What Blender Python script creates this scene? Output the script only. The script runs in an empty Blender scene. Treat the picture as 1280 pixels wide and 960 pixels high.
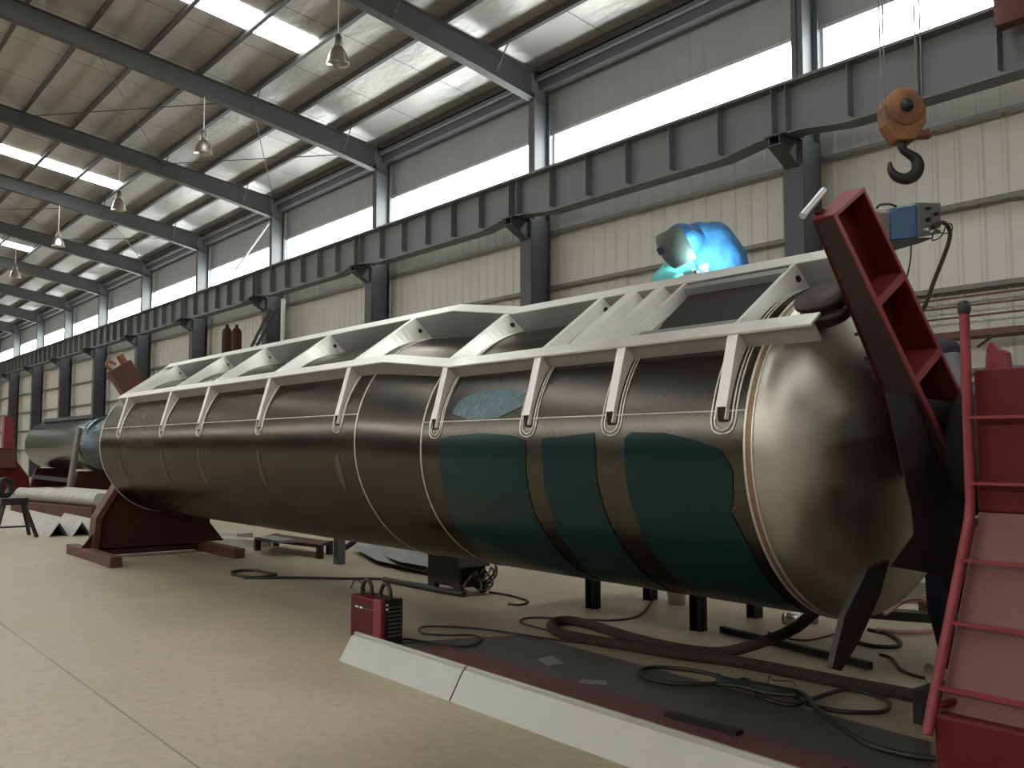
import bpy, bmesh, math, random
from mathutils import Vector, Matrix
random.seed(7)
pi = math.pi
scn = bpy.context.scene
COL = scn.collection

# ------------------------------------------------------------------ camera
F = 1180.0
HOR = 80.0
PSI = math.atan(940 / math.hypot(F, HOR))
PIT = math.atan(HOR / F)
EYE = Vector((0, 0, 1.6))
cam = bpy.data.cameras.new('camera'); camo = bpy.data.objects.new('camera', cam); COL.objects.link(camo)
cam.sensor_width = 36; cam.lens = 36 * F / 1280; cam.clip_end = 400
camo.location = EYE; camo.rotation_euler = (pi / 2 + PIT, 0, -PSI)
scn.camera = camo

def P(px, py, X=None, Y=None, Z=None):
    """real point seen at a photo pixel on a known plane of the hall (metres)"""
    s, c = math.sin(PSI), math.cos(PSI); sp, cp = math.sin(PIT), math.cos(PIT)
    d = Vector((s * cp, c * cp, sp)) + Vector((c, -s, 0)) * ((px - 640) / F) - Vector((-s * sp, -c * sp, cp)) * ((py - 480) / F)
    t = X / d.x if X is not None else Y / d.y if Y is not None else (Z - EYE.z) / d.z
    return EYE + d * t

# ------------------------------------------------------------------ materials
MATS = {}
def mat(name, col, rough=.5, metal=0., noise=0., nscale=6., bump=0., bscale=40., col2=None, emit=None, estr=0., rvar=0., stretch=None, spec=.5, bdet=4, edge=None):
    if name in MATS: return MATS[name]
    m = bpy.data.materials.new(name); m.use_nodes = True
    nt = m.node_tree; b = nt.nodes['Principled BSDF']
    b.inputs['Base Color'].default_value = (*col, 1); b.inputs['Roughness'].default_value = rough
    b.inputs['Metallic'].default_value = metal; b.inputs['Specular IOR Level'].default_value = spec
    if edge: b.inputs['Specular Tint'].default_value = (*edge, 1)
    N = nt.nodes.new; L = nt.links.new
    if noise or bump or rvar:
        tc = N('ShaderNodeTexCoord'); mp = N('ShaderNodeMapping')
        L(tc.outputs['Object'], mp.inputs['Vector'])
        if stretch: mp.inputs['Scale'].default_value = stretch
    if noise or rvar:
        n = N('ShaderNodeTexNoise'); n.inputs['Scale'].default_value = nscale; n.inputs['Detail'].default_value = 6
        n.inputs['Roughness'].default_value = .6
        L(mp.outputs[0], n.inputs['Vector'])
    if noise:
        r = N('ShaderNodeValToRGB'); r.color_ramp.elements[0].position = .22; r.color_ramp.elements[1].position = .78
        c2 = col2 or tuple(max(0, c * (1 - noise)) for c in col)
        r.color_ramp.elements[0].color = (*c2, 1); r.color_ramp.elements[1].color = (*col, 1)
        L(n.outputs['Fac'], r.inputs[0]); L(r.outputs[0], b.inputs['Base Color'])
    if rvar:
        mr = N('ShaderNodeMapRange'); mr.inputs[1].default_value = .3; mr.inputs[2].default_value = .7
        mr.inputs[3].default_value = max(.05, rough - rvar); mr.inputs[4].default_value = min(1, rough + rvar)
        L(n.outputs['Fac'], mr.inputs[0]); L(mr.outputs[0], b.inputs['Roughness'])
    if bump:
        n2 = N('ShaderNodeTexNoise'); n2.inputs['Scale'].default_value = bscale; n2.inputs['Detail'].default_value = bdet
        L(mp.outputs[0], n2.inputs['Vector'])
        bp = N('ShaderNodeBump'); bp.inputs['Strength'].default_value = bump; bp.inputs['Distance'].default_value = .02
        L(n2.outputs['Fac'], bp.inputs['Height']); L(bp.outputs[0], b.inputs['Normal'])
    if emit:
        b.inputs['Emission Color'].default_value = (*emit, 1); b.inputs['Emission Strength'].default_value = estr
    MATS[name] = m
    return m

def floor_material():
    m = mat('concrete_floor', (.45, .375, .255), .5, noise=.2, nscale=.9, bump=.03, bscale=25, rvar=.12, col2=(.35, .29, .20))
    nt = m.node_tree; N = nt.nodes.new; L = nt.links.new; b = nt.nodes['Principled BSDF']
    tc = N('ShaderNodeTexCoord'); sx = N('ShaderNodeSeparateXYZ'); L(tc.outputs['Object'], sx.inputs[0])
    prev = b.inputs['Base Color'].links[0].from_socket
    # fine dirt
    n = N('ShaderNodeTexNoise'); n.inputs['Scale'].default_value = 14; n.inputs['Detail'].default_value = 8
    L(tc.outputs['Object'], n.inputs['Vector'])
    mx = N('ShaderNodeMix'); mx.data_type = 'RGBA'; mx.blend_type = 'MULTIPLY'
    r = N('ShaderNodeValToRGB'); r.color_ramp.elements[0].color = (.88, .87, .85, 1); r.color_ramp.elements[0].position = .35
    r.color_ramp.elements[1].color = (1, 1, 1, 1); r.color_ramp.elements[1].position = .6
    L(n.outputs['Fac'], r.inputs[0]); mx.inputs[0].default_value = 1
    L(prev, mx.inputs[6]); L(r.outputs[0], mx.inputs[7]); prev = mx.outputs[2]
    # sawn joints along the hall
    for x0 in (1.79, -2.6):
        wob = N('ShaderNodeMath'); wob.operation = 'SUBTRACT'; wob.inputs[1].default_value = x0; L(sx.outputs[0], wob.inputs[0])
        a = N('ShaderNodeMath'); a.operation = 'ABSOLUTE'; L(wob.outputs[0], a.inputs[0])
        g = N('ShaderNodeMath'); g.operation = 'LESS_THAN'; g.inputs[1].default_value = .006; L(a.outputs[0], g.inputs[0])
        m2 = N('ShaderNodeMix'); m2.data_type = 'RGBA'; L(g.outputs[0], m2.inputs[0]); L(prev, m2.inputs[6]); m2.inputs[7].default_value = (.16, .14, .11, 1)
        prev = m2.outputs[2]
    L(prev, b.inputs['Base Color'])
    return m

M = dict(
    concrete=floor_material(),
    steel=mat('dirty_stainless', (.105, .098, .088), .25, 1., edge=(.62, .60, .57), noise=.25, nscale=1.3, bump=.035, bscale=1.1, rvar=.06, stretch=(1, .4, 1), bdet=0),
    steel_band=mat('brighter_steel_band', (.17, .158, .135), .3, 1., edge=(.62, .60, .57), noise=.3, nscale=6),
    steel_head=mat('dished_stainless', (.50, .47, .40), .42, 1., noise=.25, nscale=3, rvar=.1, bump=.02, bscale=5),
    alu_floor=mat('pale_floor_sheet', (.43, .43, .395), .45, .4, noise=.14, nscale=4, rvar=.08),
    alu=mat('bright_sheet', (.78, .77, .735), .42, .4, noise=.14, nscale=7, rvar=.08),
    alu_dull=mat('dull_sheet', (.34, .345, .34), .5, .6, noise=.2, nscale=5),
    weld=mat('weld_bead', (.75, .72, .66), .4, .8, noise=.3, nscale=60),
    burnt=mat('burnt_weld', (.30, .19, .11), .5, .7, noise=.4, nscale=20),
    film=mat('teal_film', (.004, .026, .027), .25, 0., noise=.3, nscale=1.5, bump=.02, bscale=3, spec=.22),
    film_loose=mat('teal_film_loose', (.012, .085, .105), .1, 0., noise=.4, nscale=9, bump=.6, bscale=30, spec=.8),
    red=mat('red_paint', (.105, .010, .012), .5, 0., spec=.18, noise=.3, nscale=4, bump=.05, bscale=30, rvar=.1),
    red_bright=mat('red_paint_clean', (.24, .034, .042), .4, 0., spec=.3, noise=.35, nscale=6),
    red_dusty=mat('red_paint_dusty', (.155, .058, .05), .6, 0., noise=.35, nscale=3, col2=(.11, .028, .028)),
    dark_maroon=mat('near_black_maroon', (.028, .012, .013), .6, 0., noise=.3, nscale=5),  # near-black maroon for the near arm flange and the collar
    maroon=mat('dark_maroon_paint', (.06, .016, .016), .6, 0., spec=.2, noise=.45, nscale=4),
    black_steel=mat('black_steel', (.022, .020, .020), .5, .3, noise=.3, nscale=8),
    flat_black=mat('flat_black_finish', (.014, .010, .010), .75, 0.),  # flat black, also painted in for the dark of holes and openings
    frame_grey=mat('frame_grey_paint', (.105, .11, .118), .55, 0., noise=.14, nscale=2),
    purlin_grey=mat('purlin_paint_shaded', (.038, .036, .034), .6),  # darkened to include the shade around the purlins
    rafter_grey=mat('rafter_paint', (.047, .0455, .044), .6, 0., noise=.15, nscale=2),
    runway_grey=mat('runway_paint', (.155, .16, .17), .55, 0., noise=.14, nscale=2),
    column_dark=mat('column_dark_paint', (.052, .056, .062), .55, 0., noise=.2, nscale=2),
    wall_low=mat('cream_cladding', (.55, .54, .485), .6, 0., noise=.14, nscale=.8, rvar=.05),
    wall_darkened=mat('darkened_cladding', (.13, .125, .115), .7, 0., noise=.2, nscale=.5),  # unseen left wall, coloured dark to darken reflections in the tank
    wall_up=mat('grey_cladding', (.36, .37, .385), .6, 0., noise=.1, nscale=.8),
    girt=mat('girt_steel', (.16, .155, .14), .5, .3, noise=.3, nscale=4),
    pane=mat('lit_pane', (.8, .8, .8), .5, emit=(.93, 1., .97), estr=11.0),
    pane_left=mat('lit_pane_left', (.8, .8, .8), .5, emit=(1., .96, .87), estr=11.0),
    skylight=mat('lit_skylight', (.8, .8, .8), .5, emit=(.95, 1., .98), estr=14.0),
    win_frame=mat('window_frame', (.55, .56, .56), .4, .4),
    rubber=mat('black_rubber', (.014, .013, .012), .5),
    hose=mat('wrapped_hose', (.045, .03, .018), .8, 0., noise=.6, nscale=30, bump=1., bscale=40),
    cable_green=mat('green_black_cable', (.012, .022, .018), .45),
    cable_pink=mat('pink_hose', (.42, .22, .20), .5),
    blue=mat('blue_enamel', (.035, .11, .24), .4, 0., noise=.2, nscale=10),
    grey_box=mat('grey_enamel', (.10, .10, .105), .45, 0., noise=.2, nscale=8),
    knob=mat('black_knob', (.015, .015, .015), .3),
    white=mat('white_plastic', (.72, .72, .70), .45),
    orange=mat('worn_orange_paint', (.36, .13, .035), .6, .1, noise=.75, nscale=5, col2=(.035, .032, .028)),
    chrome=mat('lamp_metal', (.62, .58, .55), .28, 1.),
    lampdark=mat('lamp_housing', (.16, .14, .13), .45, .5),
    rope=mat('wire_rope', (.16, .155, .15), .45, .7),
    jacket=mat('blue_workwear', (.05, .19, .42), .75, 0., noise=.45, nscale=7, bump=1., bscale=9, stretch=(1, 2, 1)),
    sleeve=mat('arc_lit_sleeve', (.11, .42, .40), .8, 0., noise=.2, nscale=9, bump=.3, bscale=14),  # teal of the near sleeve: the arc's glow put into the colour
    skin=mat('skin', (.45, .27, .19), .55),
    helmet=mat('welding_helmet', (.075, .08, .07), .5, 0., noise=.25, nscale=6),
    glove=mat('leather_glove', (.16, .12, .09), .8, 0., noise=.4, nscale=12),
    purple=mat('dark_purple_cloth', (.035, .025, .045), .8, 0., noise=.3, nscale=10, bump=.3, bscale=18),
    greycloth=mat('grey_cloth', (.22, .22, .235), .85, 0., noise=.3, nscale=14, bump=.3, bscale=22),
    trousers=mat('navy_trousers', (.02, .025, .04), .85, 0., noise=.3, nscale=10),
    arc=mat('welding_arc', (1, 1, 1), .5, emit=(.75, .97, 1.), estr=300.),
    plank=mat('pale_profiles', (.50, .485, .45), .5, .3, noise=.35, nscale=5),
    wrap=mat('bubble_wrapped_steel', (.16, .195, .22), .14, .85, noise=.6, nscale=2.5, bump=1., bscale=7, stretch=(1, .6, 3)),
    rust=mat('rusty_red', (.12, .035, .022), .6, 0., noise=.5, nscale=5),
    floor_dark=mat('dark_layer', (.10, .092, .082), .5, .1, noise=.35, nscale=1.3),
    purple_red=mat('maroon_strip', (.16, .05, .06), .55, 0., noise=.3, nscale=5),
    lamp_glass=mat('lamp_bulb', (.75, .72, .68), .2),
)
def ceiling_material():
    m = mat('foil_insulation', (.54, .525, .50), .42, .35, noise=.25, nscale=1.4, bump=.9, bscale=5.5, rvar=.1, stretch=(1, .45, 1))
    nt = m.node_tree; N = nt.nodes.new; L = nt.links.new; b = nt.nodes['Principled BSDF']
    tc = N('ShaderNodeTexCoord'); sx = N('ShaderNodeSeparateXYZ'); L(tc.outputs['Object'], sx.inputs[0])
    md = N('ShaderNodeMath'); md.operation = 'PINGPONG'; md.inputs[1].default_value = 1.036; L(sx.outputs[1], md.inputs[0])
    g = N('ShaderNodeMath'); g.operation = 'LESS_THAN'; g.inputs[1].default_value = .014; L(md.outputs[0], g.inputs[0])
    prev = b.inputs['Base Color'].links[0].from_socket
    m2 = N('ShaderNodeMix'); m2.data_type = 'RGBA'; L(g.outputs[0], m2.inputs[0]); L(prev, m2.inputs[6]); m2.inputs[7].default_value = (.14, .13, .12, 1)
    L(m2.outputs[2], b.inputs['Base Color'])
    return m
M['foil'] = ceiling_material()

# ------------------------------------------------------------------ mesh builder
class MB:
    def __init__(s): s.v = []; s.f = []; s.sm = []
    def add(s, vs, fs, smooth=False):
        o = len(s.v); s.v += [Vector(v) for v in vs]
        for f in fs: s.f.append([i + o for i in f]); s.sm.append(smooth)
        return s
    def hexa(s, p):  # 8 points: bottom 4, top 4
        return s.add(p, [(3, 2, 1, 0), (4, 5, 6, 7), (0, 1, 5, 4), (1, 2, 6, 5), (2, 3, 7, 6), (3, 0, 4, 7)])
    def box(s, a, b):
        (x0, y0, z0), (x1, y1, z1) = a, b
        x0, x1 = sorted((x0, x1)); y0, y1 = sorted((y0, y1)); z0, z1 = sorted((z0, z1))
        return s.hexa([(x0, y0, z0), (x1, y0, z0), (x1, y1, z0), (x0, y1, z0), (x0, y0, z1), (x1, y0, z1), (x1, y1, z1), (x0, y1, z1)])
    def cbox(s, c, size, mtx=None):
        hx, hy, hz = [q / 2 for q in size]; c = Vector(c); mtx = mtx or Matrix.Identity(3)
        pts = [c + mtx @ Vector(q) for q in [(-hx, -hy, -hz), (hx, -hy, -hz), (hx, hy, -hz), (-hx, hy, -hz), (-hx, -hy, hz), (hx, -hy, hz), (hx, hy, hz), (-hx, hy, hz)]]
        return s.hexa(pts)
    def bar(s, a, b, w, h, upv=(0, 0, 1)):
        a = Vector(a); b = Vector(b); d = (b - a).normalized(); u = Vector(upv)
        r = d.cross(u)
        if r.length < 1e-4: r = d.cross(Vector((1, 0, 0)))
        r.normalize(); u = r.cross(d)
        q = lambda p: [p - r * w / 2 - u * h / 2, p + r * w / 2 - u * h / 2, p + r * w / 2 + u * h / 2, p - r * w / 2 + u * h / 2]
        A, B = q(a), q(b)
        return s.add(A + B, [(0, 1, 2, 3), (7, 6, 5, 4), (0, 4, 5, 1), (1, 5, 6, 2), (2, 6, 7, 3), (3, 7, 4, 0)])
    def tube(s, pts, r, n=10, closed=False, cap=True, radii=None):
        pts = [Vector(p) for p in pts]; m = len(pts); rings = []; ref = None
        for i, p in enumerate(pts):
            if closed: d = pts[(i + 1) % m] - pts[i - 1]
            else: d = pts[min(i + 1, m - 1)] - pts[max(i - 1, 0)]
            if d.length < 1e-9: d = Vector((0, 0, 1))
            d.normalize()
            if ref is None:
                ref = d.cross(Vector((0, 0, 1)))
                if ref.length < .05: ref = d.cross(Vector((1, 0, 0)))
            ref = ref - d * ref.dot(d); ref.normalize(); b = d.cross(ref)
            rr = radii[i] if radii else r
            rings.append([p + (ref * math.cos(2 * pi * k / n) + b * math.sin(2 * pi * k / n)) * rr for k in range(n)])
        vs = [v for g in rings for v in g]; fs = []
        for i in range(m if closed else m - 1):
            j = (i + 1) % m
            for k in range(n): fs.append((i * n + k, i * n + (k + 1) % n, j * n + (k + 1) % n, j * n + k))
        s.add(vs, fs, True)
        if cap and not closed:
            s.add(rings[0], [tuple(range(n))[::-1]]); s.add(rings[-1], [tuple(range(n))])
        return s
    def cyl(s, a, b, r, n=20, r2=None):
        return s.tube([a, b], r, n, radii=[r, r if r2 is None else r2])
    def lathe(s, o, axis, prof, n=28, smooth=True):  # prof: (radius, distance along the axis)
        o = Vector(o); d = Vector(axis).normalized(); u = d.cross(Vector((0, 0, 1)))
        if u.length < .01: u = Vector((1, 0, 0))
        u.normalize(); w = d.cross(u); vs = []; fs = []
        for r, h in prof:
            for k in range(n):
                a = 2 * pi * k / n; vs.append(o + d * h + (u * math.cos(a) + w * math.sin(a)) * max(r, 1e-4))
        for i in range(len(prof) - 1):
            for k in range(n): fs.append((i * n + k, i * n + (k + 1) % n, (i + 1) * n + (k + 1) % n, (i + 1) * n + k))
        return s.add(vs, fs, smooth)
    def prism(s, poly, vec):
        n = len(poly); A = [Vector(p) for p in poly]; v = Vector(vec); B = [p + v for p in A]
        return s.add(A + B, [tuple(range(n)), tuple(range(2 * n - 1, n - 1, -1))] + [(i, (i + 1) % n, n + (i + 1) % n, n + i) for i in range(n)])
    def strip(s, A, B, smooth=True):
        n = len(A); return s.add(list(A) + list(B), [(i, i + 1, n + i + 1, n + i) for i in range(n - 1)], smooth)
    def build(s, name, m, parent=None, bevel=0., weld=False):
        off = Vector((0, 0, 0)); q = parent
        while q is not None: off += q.location; q = q.parent
        me = bpy.data.meshes.new(name)
        me.from_pydata([v - off for v in s.v], [], s.f); me.polygons.foreach_set('use_smooth', s.sm)
        bm = bmesh.new(); bm.from_mesh(me)
        if weld: bmesh.ops.remove_doubles(bm, verts=bm.verts, dist=1e-5)
        bmesh.ops.recalc_face_normals(bm, faces=bm.faces); bm.to_mesh(me); bm.free()
        me.materials.append(m); me.update()
        o = bpy.data.objects.new(name, me); COL.objects.link(o); o.parent = parent
        if bevel:
            b = o.modifiers.new('bevel', 'BEVEL'); b.width = bevel; b.segments = 2; b.limit_method = 'ANGLE'; b.angle_limit = .7
        return o

def tag(o, label, cat, group=None, kind=None):
    o['label'] = label; o['category'] = cat
    if group: o['group'] = group
    if kind: o['kind'] = kind
    return o
def thing(name, loc, label, cat, group=None):
    o = bpy.data.objects.new(name, None); COL.objects.link(o); o.location = loc; o.empty_display_size = .1
    return tag(o, label, cat, group)
def struct(o): o['kind'] = 'structure'; return o
def dup(root, loc, label):
    r = root.copy(); COL.objects.link(r); r.location = loc; r['label'] = label
    for ch in list(root.children):
        c = ch.copy(); COL.objects.link(c); c.parent = r
        for g in list(ch.children):
            d = g.copy(); COL.objects.link(d); d.parent = c
    return r
def spline(pts, k=8, closed=False):
    pts = [Vector(p) for p in pts]; n = len(pts); out = []
    for i in range(n if closed else n - 1):
        g = lambda j: pts[j % n] if closed else pts[min(max(j, 0), n - 1)]
        p0, p1, p2, p3 = g(i - 1), g(i), g(i + 1), g(i + 2)
        for q in range(k):
            t = q / k
            out.append(.5 * ((2 * p1) + (p2 - p0) * t + (2 * p0 - 5 * p1 + 4 * p2 - p3) * t * t + (3 * p1 - p0 - 3 * p2 + p3) * t ** 3))
    if not closed: out.append(pts[-1])
    return out
def capsules(name, m, segs, parent=None, voxel=.014, smooth=6):
    """one continuous surface grown over tapered limb segments (p0, r0, p1, r1)"""
    b = MB()
    for a, ra, c, rc in segs:
        a = Vector(a); c = Vector(c); d = c - a; L = d.length
        if L < 1e-5: d = Vector((0, 0, 1)); L = 1e-4
        d.normalize(); prof = []
        for k in range(7): t = pi / 2 * k / 6; prof.append((ra * math.sin(t), -ra * math.cos(t)))
        for k in range(7): t = pi / 2 * k / 6; prof.append((rc * math.cos(t), L + rc * math.sin(t)))
        b.lathe(a, d, prof, 16)
    o = b.build(name, m, parent)
    r = o.modifiers.new('remesh', 'REMESH'); r.mode = 'VOXEL'; r.voxel_size = voxel; r.use_smooth_shade = True
    sm = o.modifiers.new('smooth', 'SMOOTH'); sm.iterations = smooth; sm.factor = .5
    return o

# ------------------------------------------------------------------ the hall
D = 12.3
YN = [8.12 + 6.22 * n for n in range(-4, 14)]   # column lines
Y0, Y1 = YN[0] - .6, YN[-1] + .6
XL = -13.0; XR = 12.45
def roof_z(x): return 9.35 + .16 * (D - x) if x > 0 else 9.35 + .16 * (D + x)

fl = MB().box((XL - .3, Y0, -.2), (XR + .3, Y1, 0)).build('floor', M['concrete']); struct(fl)
# roof skin
b = MB()
for (xa, xb) in ((0, XR + .2), (XL - .2, 0)):
    za, zb = roof_z(xa if xa != 0 else 1e-6), roof_z(xb if xb != 0 else -1e-6)
    b.hexa([(xa, Y0, za), (xb, Y0, zb), (xb, Y1, zb), (xa, Y1, za), (xa, Y0, za + .12), (xb, Y0, zb + .12), (xb, Y1, zb + .12), (xa, Y1, za + .12)])
struct(b.build('ceiling', M['foil']))

def cladding(x, z0, z1, inward, step=.31, deep=.022):
    A = []; y = Y0; d = deep * inward
    while y < Y1:
        A += [(x, y), (x, y + .09), (x + d, y + .12), (x + d, y + .155), (x, y + .185), (x, y + step)]
        y += step
    bb = MB()
    pa = [Vector((p[0], p[1], z0)) for p in A]; pb = [Vector((p[0], p[1], z1)) for p in A]
    bb.strip(pa, pb, False); bb.strip([p + Vector((-inward * .1, 0, 0)) for p in pa], [p + Vector((-inward * .1, 0, 0)) for p in pb], False)
    return bb
struct(cladding(XR, 0, 6.8, -1).build('wall_right', M['wall_low']))
struct(cladding(XR, 8.0, 9.36, -1, .31, .006).build('wall_right_upper', M['wall_up']))
struct(cladding(XL, 0, 6.8, 1).build('wall_left', M['wall_darkened']))
struct(cladding(XL, 8.0, 9.4, 1).build('wall_left_eave', M['wall_up']))
for nm, y in (('wall_back', Y1), ('wall_front', Y0 - .12)):
    struct(MB().prism([(XL, y, 0), (XR, y, 0), (XR, y, roof_z(XR)), (0, y, roof_z(.0001)), (XL, y, roof_z(XL))], (0, .12, 0)).build(nm, M['wall_low']))

wn = 0
for i in range(len(YN) - 1):
    ya, yb = YN[i] + .1, YN[i + 1] - .1
    wn += 1
    fr = MB()
    fr.box((XR - .06, ya, 7.96), (XR + .02, yb, 8.02)); fr.box((XR - .06, ya, 6.78), (XR + .02, yb, 6.84))
    for k in range(7):
        yy = ya + (yb - ya) * k / 6
        if k in (0, 6): fr.box((XR - .05, yy - .03, 6.8), (XR + .02, yy + .03, 8.0))
        else: fr.box((XR - .04, yy - .012, 7.84), (XR + .0, yy + .012, 7.97))
    fo = struct(fr.build('window_%d' % wn, M['win_frame']))
    struct(MB().box((XR + .03, ya, 6.8), (XR + .05, yb, 8.0)).build('pane', M['pane'], fo))
for i in range(len(YN) - 1):
    ya, yb = YN[i] + .1, YN[i + 1] - .1
    for (za, zb) in ((6.8, 8.0),):
        wn += 1
        fr = MB()
        for z in (za, zb): fr.box((XL - .02, ya - .1, z - .03), (XL + .06, yb + .1, z + .03))
        for k in range(7):
            yy = ya + (yb - ya) * k / 6; fr.box((XL - .02, yy - .03, za), (XL + .05, yy + .03, zb))
        fo = struct(fr.build('window_%d' % wn, M['win_frame']))
        struct(MB().box((XL - .05, ya, za), (XL - .03, yb, zb)).build('pane', M['pane_left'], fo))

# steel frames: columns, rafters, purlins, girts
for i, y in enumerate(YN):
    for sx in (1, -1):
        xi, xo = (11.9, 12.3) if sx > 0 else (-12.7, -12.9 - .0)
        if sx < 0: xi, xo = -12.4, -12.85
        b = MB()
        b.box((xi, y - .1, 0), (xi + .016 * sx, y + .1, 8.75)); b.box((xo, y - .1, 0), (xo - .016 * sx, y + .1, 9.3)); b.box((xi, y - .007, 0), (xo, y + .007, 9.2))
        co = struct(b.build('column', M['frame_grey']))
        if sx > 0:
            lo = MB()   # heavier lower leg that carries the crane runway
            lo.box((11.74, y - .17, 0), (11.76, y + .17, 6.1)); lo.box((12.18, y - .17, 0), (12.2, y + .17, 6.15)); lo.box((11.75, y - .17, 0), (12.19, y - .155, 6.1)); lo.box((11.75, y + .155, 0), (12.19, y + .17, 6.1))
            struct(lo.build('column_leg', M['column_dark'], co))
            kb = MB()
            for dy in (-.09, .09): kb.prism([(11.76, y + dy, 6.1), (11.3, y + dy, 6.1), (11.3, y + dy, 5.98), (11.76, y + dy, 5.72)], (0, .014, 0))
            kb.box((11.28, y - .17, 6.1), (12.2, y + .17, 6.125)); kb.box((11.28, y - .14, 5.7), (11.76, y + .14, 5.715)) if False else None
            kb.hexa([(11.3, y - .12, 5.965), (11.3, y + .12, 5.965), (11.76, y + .12, 5.705), (11.76, y - .12, 5.705), (11.3, y - .12, 5.985), (11.3, y + .12, 5.985), (11.76, y + .12, 5.725), (11.76, y - .12, 5.725)])
            struct(kb.build('corbel', M['column_dark'], co))
    # rafter: tapered I-beam, deep at the eaves
    b = MB()
    for sx in (1, -1):
        Xs = [12.2, 10.5, 7.0, 3.5, 0.0]; dep = [.62, .52, .42, .42, .42]
        if sx < 0: Xs = [-12.7, -10.5, -7, -3.5, 0.0]
        tz = [roof_z(x if x else 1e-6) - .2 for x in Xs]
        for k in range(4):
            x0, x1 = Xs[k], Xs[k + 1]; t0, t1 = tz[k], tz[k + 1]; d0, d1 = dep[k], dep[k + 1]
            for (za0, za1, h, w) in ((t0 - .014, t1 - .014, .014, .11), (t0 - d0, t1 - d1, .014, .11), (t0 - d0, t1 - d1, None, .006)):
                u0, u1 = (t0, t1) if h is None else (za0 + h, za1 + h)
                b.hexa([(x0, y - w, za0), (x1, y - w, za1), (x1, y + w, za1), (x0, y + w, za0), (x0, y - w, u0), (x1, y - w, u1), (x1, y + w, u1), (x0, y + w, u0)])
    struct(b.build('rafter', M['rafter_grey']))
    # fly braces under the purlins next to the wall
    b = MB()
    for xq in (11.0, 8.64):
        for sy in (1, -1): b.bar((xq, y, roof_z(xq) - .58), (xq, y + sy * .42, roof_z(xq) - .1), .02, .02)
    struct(b.build('rafter_brace', M['rafter_grey']))
PX = [12.12 - 1.18 * k for k in range(11)] + [-(12.12 - 1.18 * k) for k in range(11)]
for x in PX:
    z = roof_z(x)
    b = MB(); w = .085  # flange widened to take in the shade beside each purlin
    b.box((x - .005, Y0, z - .2), (x + .005, Y1, z)); b.box((x - w, Y0, z - .2), (x + .005, Y1, z - .19)); b.box((x - .005, Y0, z - .012), (x + w, Y1, z - .002))
    struct(b.build('purlin', M['purlin_grey']))
# eave strut and cladding rails
b = MB(); b.box((11.98, Y0, 9.02), (12.16, Y1, 9.1)); b.box((12.1, Y0, 8.85), (12.3, Y1, 9.2)); struct(b.build('trim_1', M['frame_grey']))
for z in (5.93, 4.82, 3.72, 2.62, 1.5):
    b = MB(); b.box((12.26, Y0, z + .0), (12.42, Y1, z + .012)); b.box((12.25, Y0, z - .05), (12.262, Y1, z + .012))
    struct(b.build('girt', M['girt']))
# skylights in every second bay
for yc in (-7.3, 5.2, 17.6, 31.0, 43.45, 55.9, 68.3):
    for sx in (1, -1):
        xa, xb = 8.7 * sx, 1.0 * sx
        za, zb = roof_z(xa), roof_z(xb)
        p = [(xa, yc - .43, za - .015), (xb, yc - .43, zb - .015), (xb, yc + .43, zb - .015), (xa, yc + .43, za - .015)]
        wn += 1
        struct(MB().hexa(p + [(q[0], q[1], q[2] + .012) for q in p]).build('window_%d' % wn, M['skylight']))
# cross bracing rods in the roof
for (i, j) in ((6, 7), (8, 9)):
    b = MB()
    for (xa, xb) in ((12.0, 8.6), (8.6, 12.0), (8.6, 5.0), (5.0, 8.6)):
        b.tube([(xa, YN[i], roof_z(xa) - .3), (xb, YN[j], roof_z(xb) - .3)], .012, 6)
    struct(b.build('roof_bracing', M['rafter_grey']))
# vertical rods between column head and roof brace
b = MB()
for i in (3 + 4, ): b.tube([(11.95, YN[i] - .02, 8.6), (11.55, YN[i] + 1.9, 7.2)], .03, 8)
struct(b.build('wall_brace', M['win_frame']))

# crane runway beam with stiffeners and fish-belly ends
b = MB(); bx = 11.55; zt = 6.87
b.box((bx - .19, Y0, zt - .02), (bx + .19, Y1, zt)); b.box((bx - .04, Y0, zt), (bx + .04, Y1, zt + .09))
for i in range(len(YN) - 1):
    ya, yb = YN[i], YN[i + 1]
    prof = [(ya, 6.125), (ya + .35, 6.125), (ya + 1.05, 6.03), (yb - 1.05, 6.03), (yb - .35, 6.125), (yb, 6.125)]
    prof = [(yy, zz + .1 if False else zz) for yy, zz in prof]
    b.prism([(bx - .006, yy, zz) for yy, zz in prof] + [(bx - .006, yb, zt - .01), (bx - .006, ya, zt - .01)], (.012, 0, 0))
    for k in range(len(prof) - 1):
        (y0, z0), (y1, z1) = prof[k], prof[k + 1]
        b.hexa([(bx - .16, y0, z0), (bx + .16, y0, z0), (bx + .16, y1, z1), (bx - .16, y1, z1), (bx - .16, y0, z0 + .018), (bx + .16, y0, z0 + .018), (bx + .16, y1, z1 + .018), (bx - .16, y1, z1 + .018)])
    for k in range(7):
        yy = ya + .12 + (yb - ya - .24) * k / 6; b.box((bx - .15, yy - .006, 6.13), (bx + .15, yy + .006, zt - .02))
runway = b.build('crane_runway_beam', M['runway_grey'])
tag(runway, 'long dark grey crane runway beam on column brackets below the high windows', 'beam')

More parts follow.
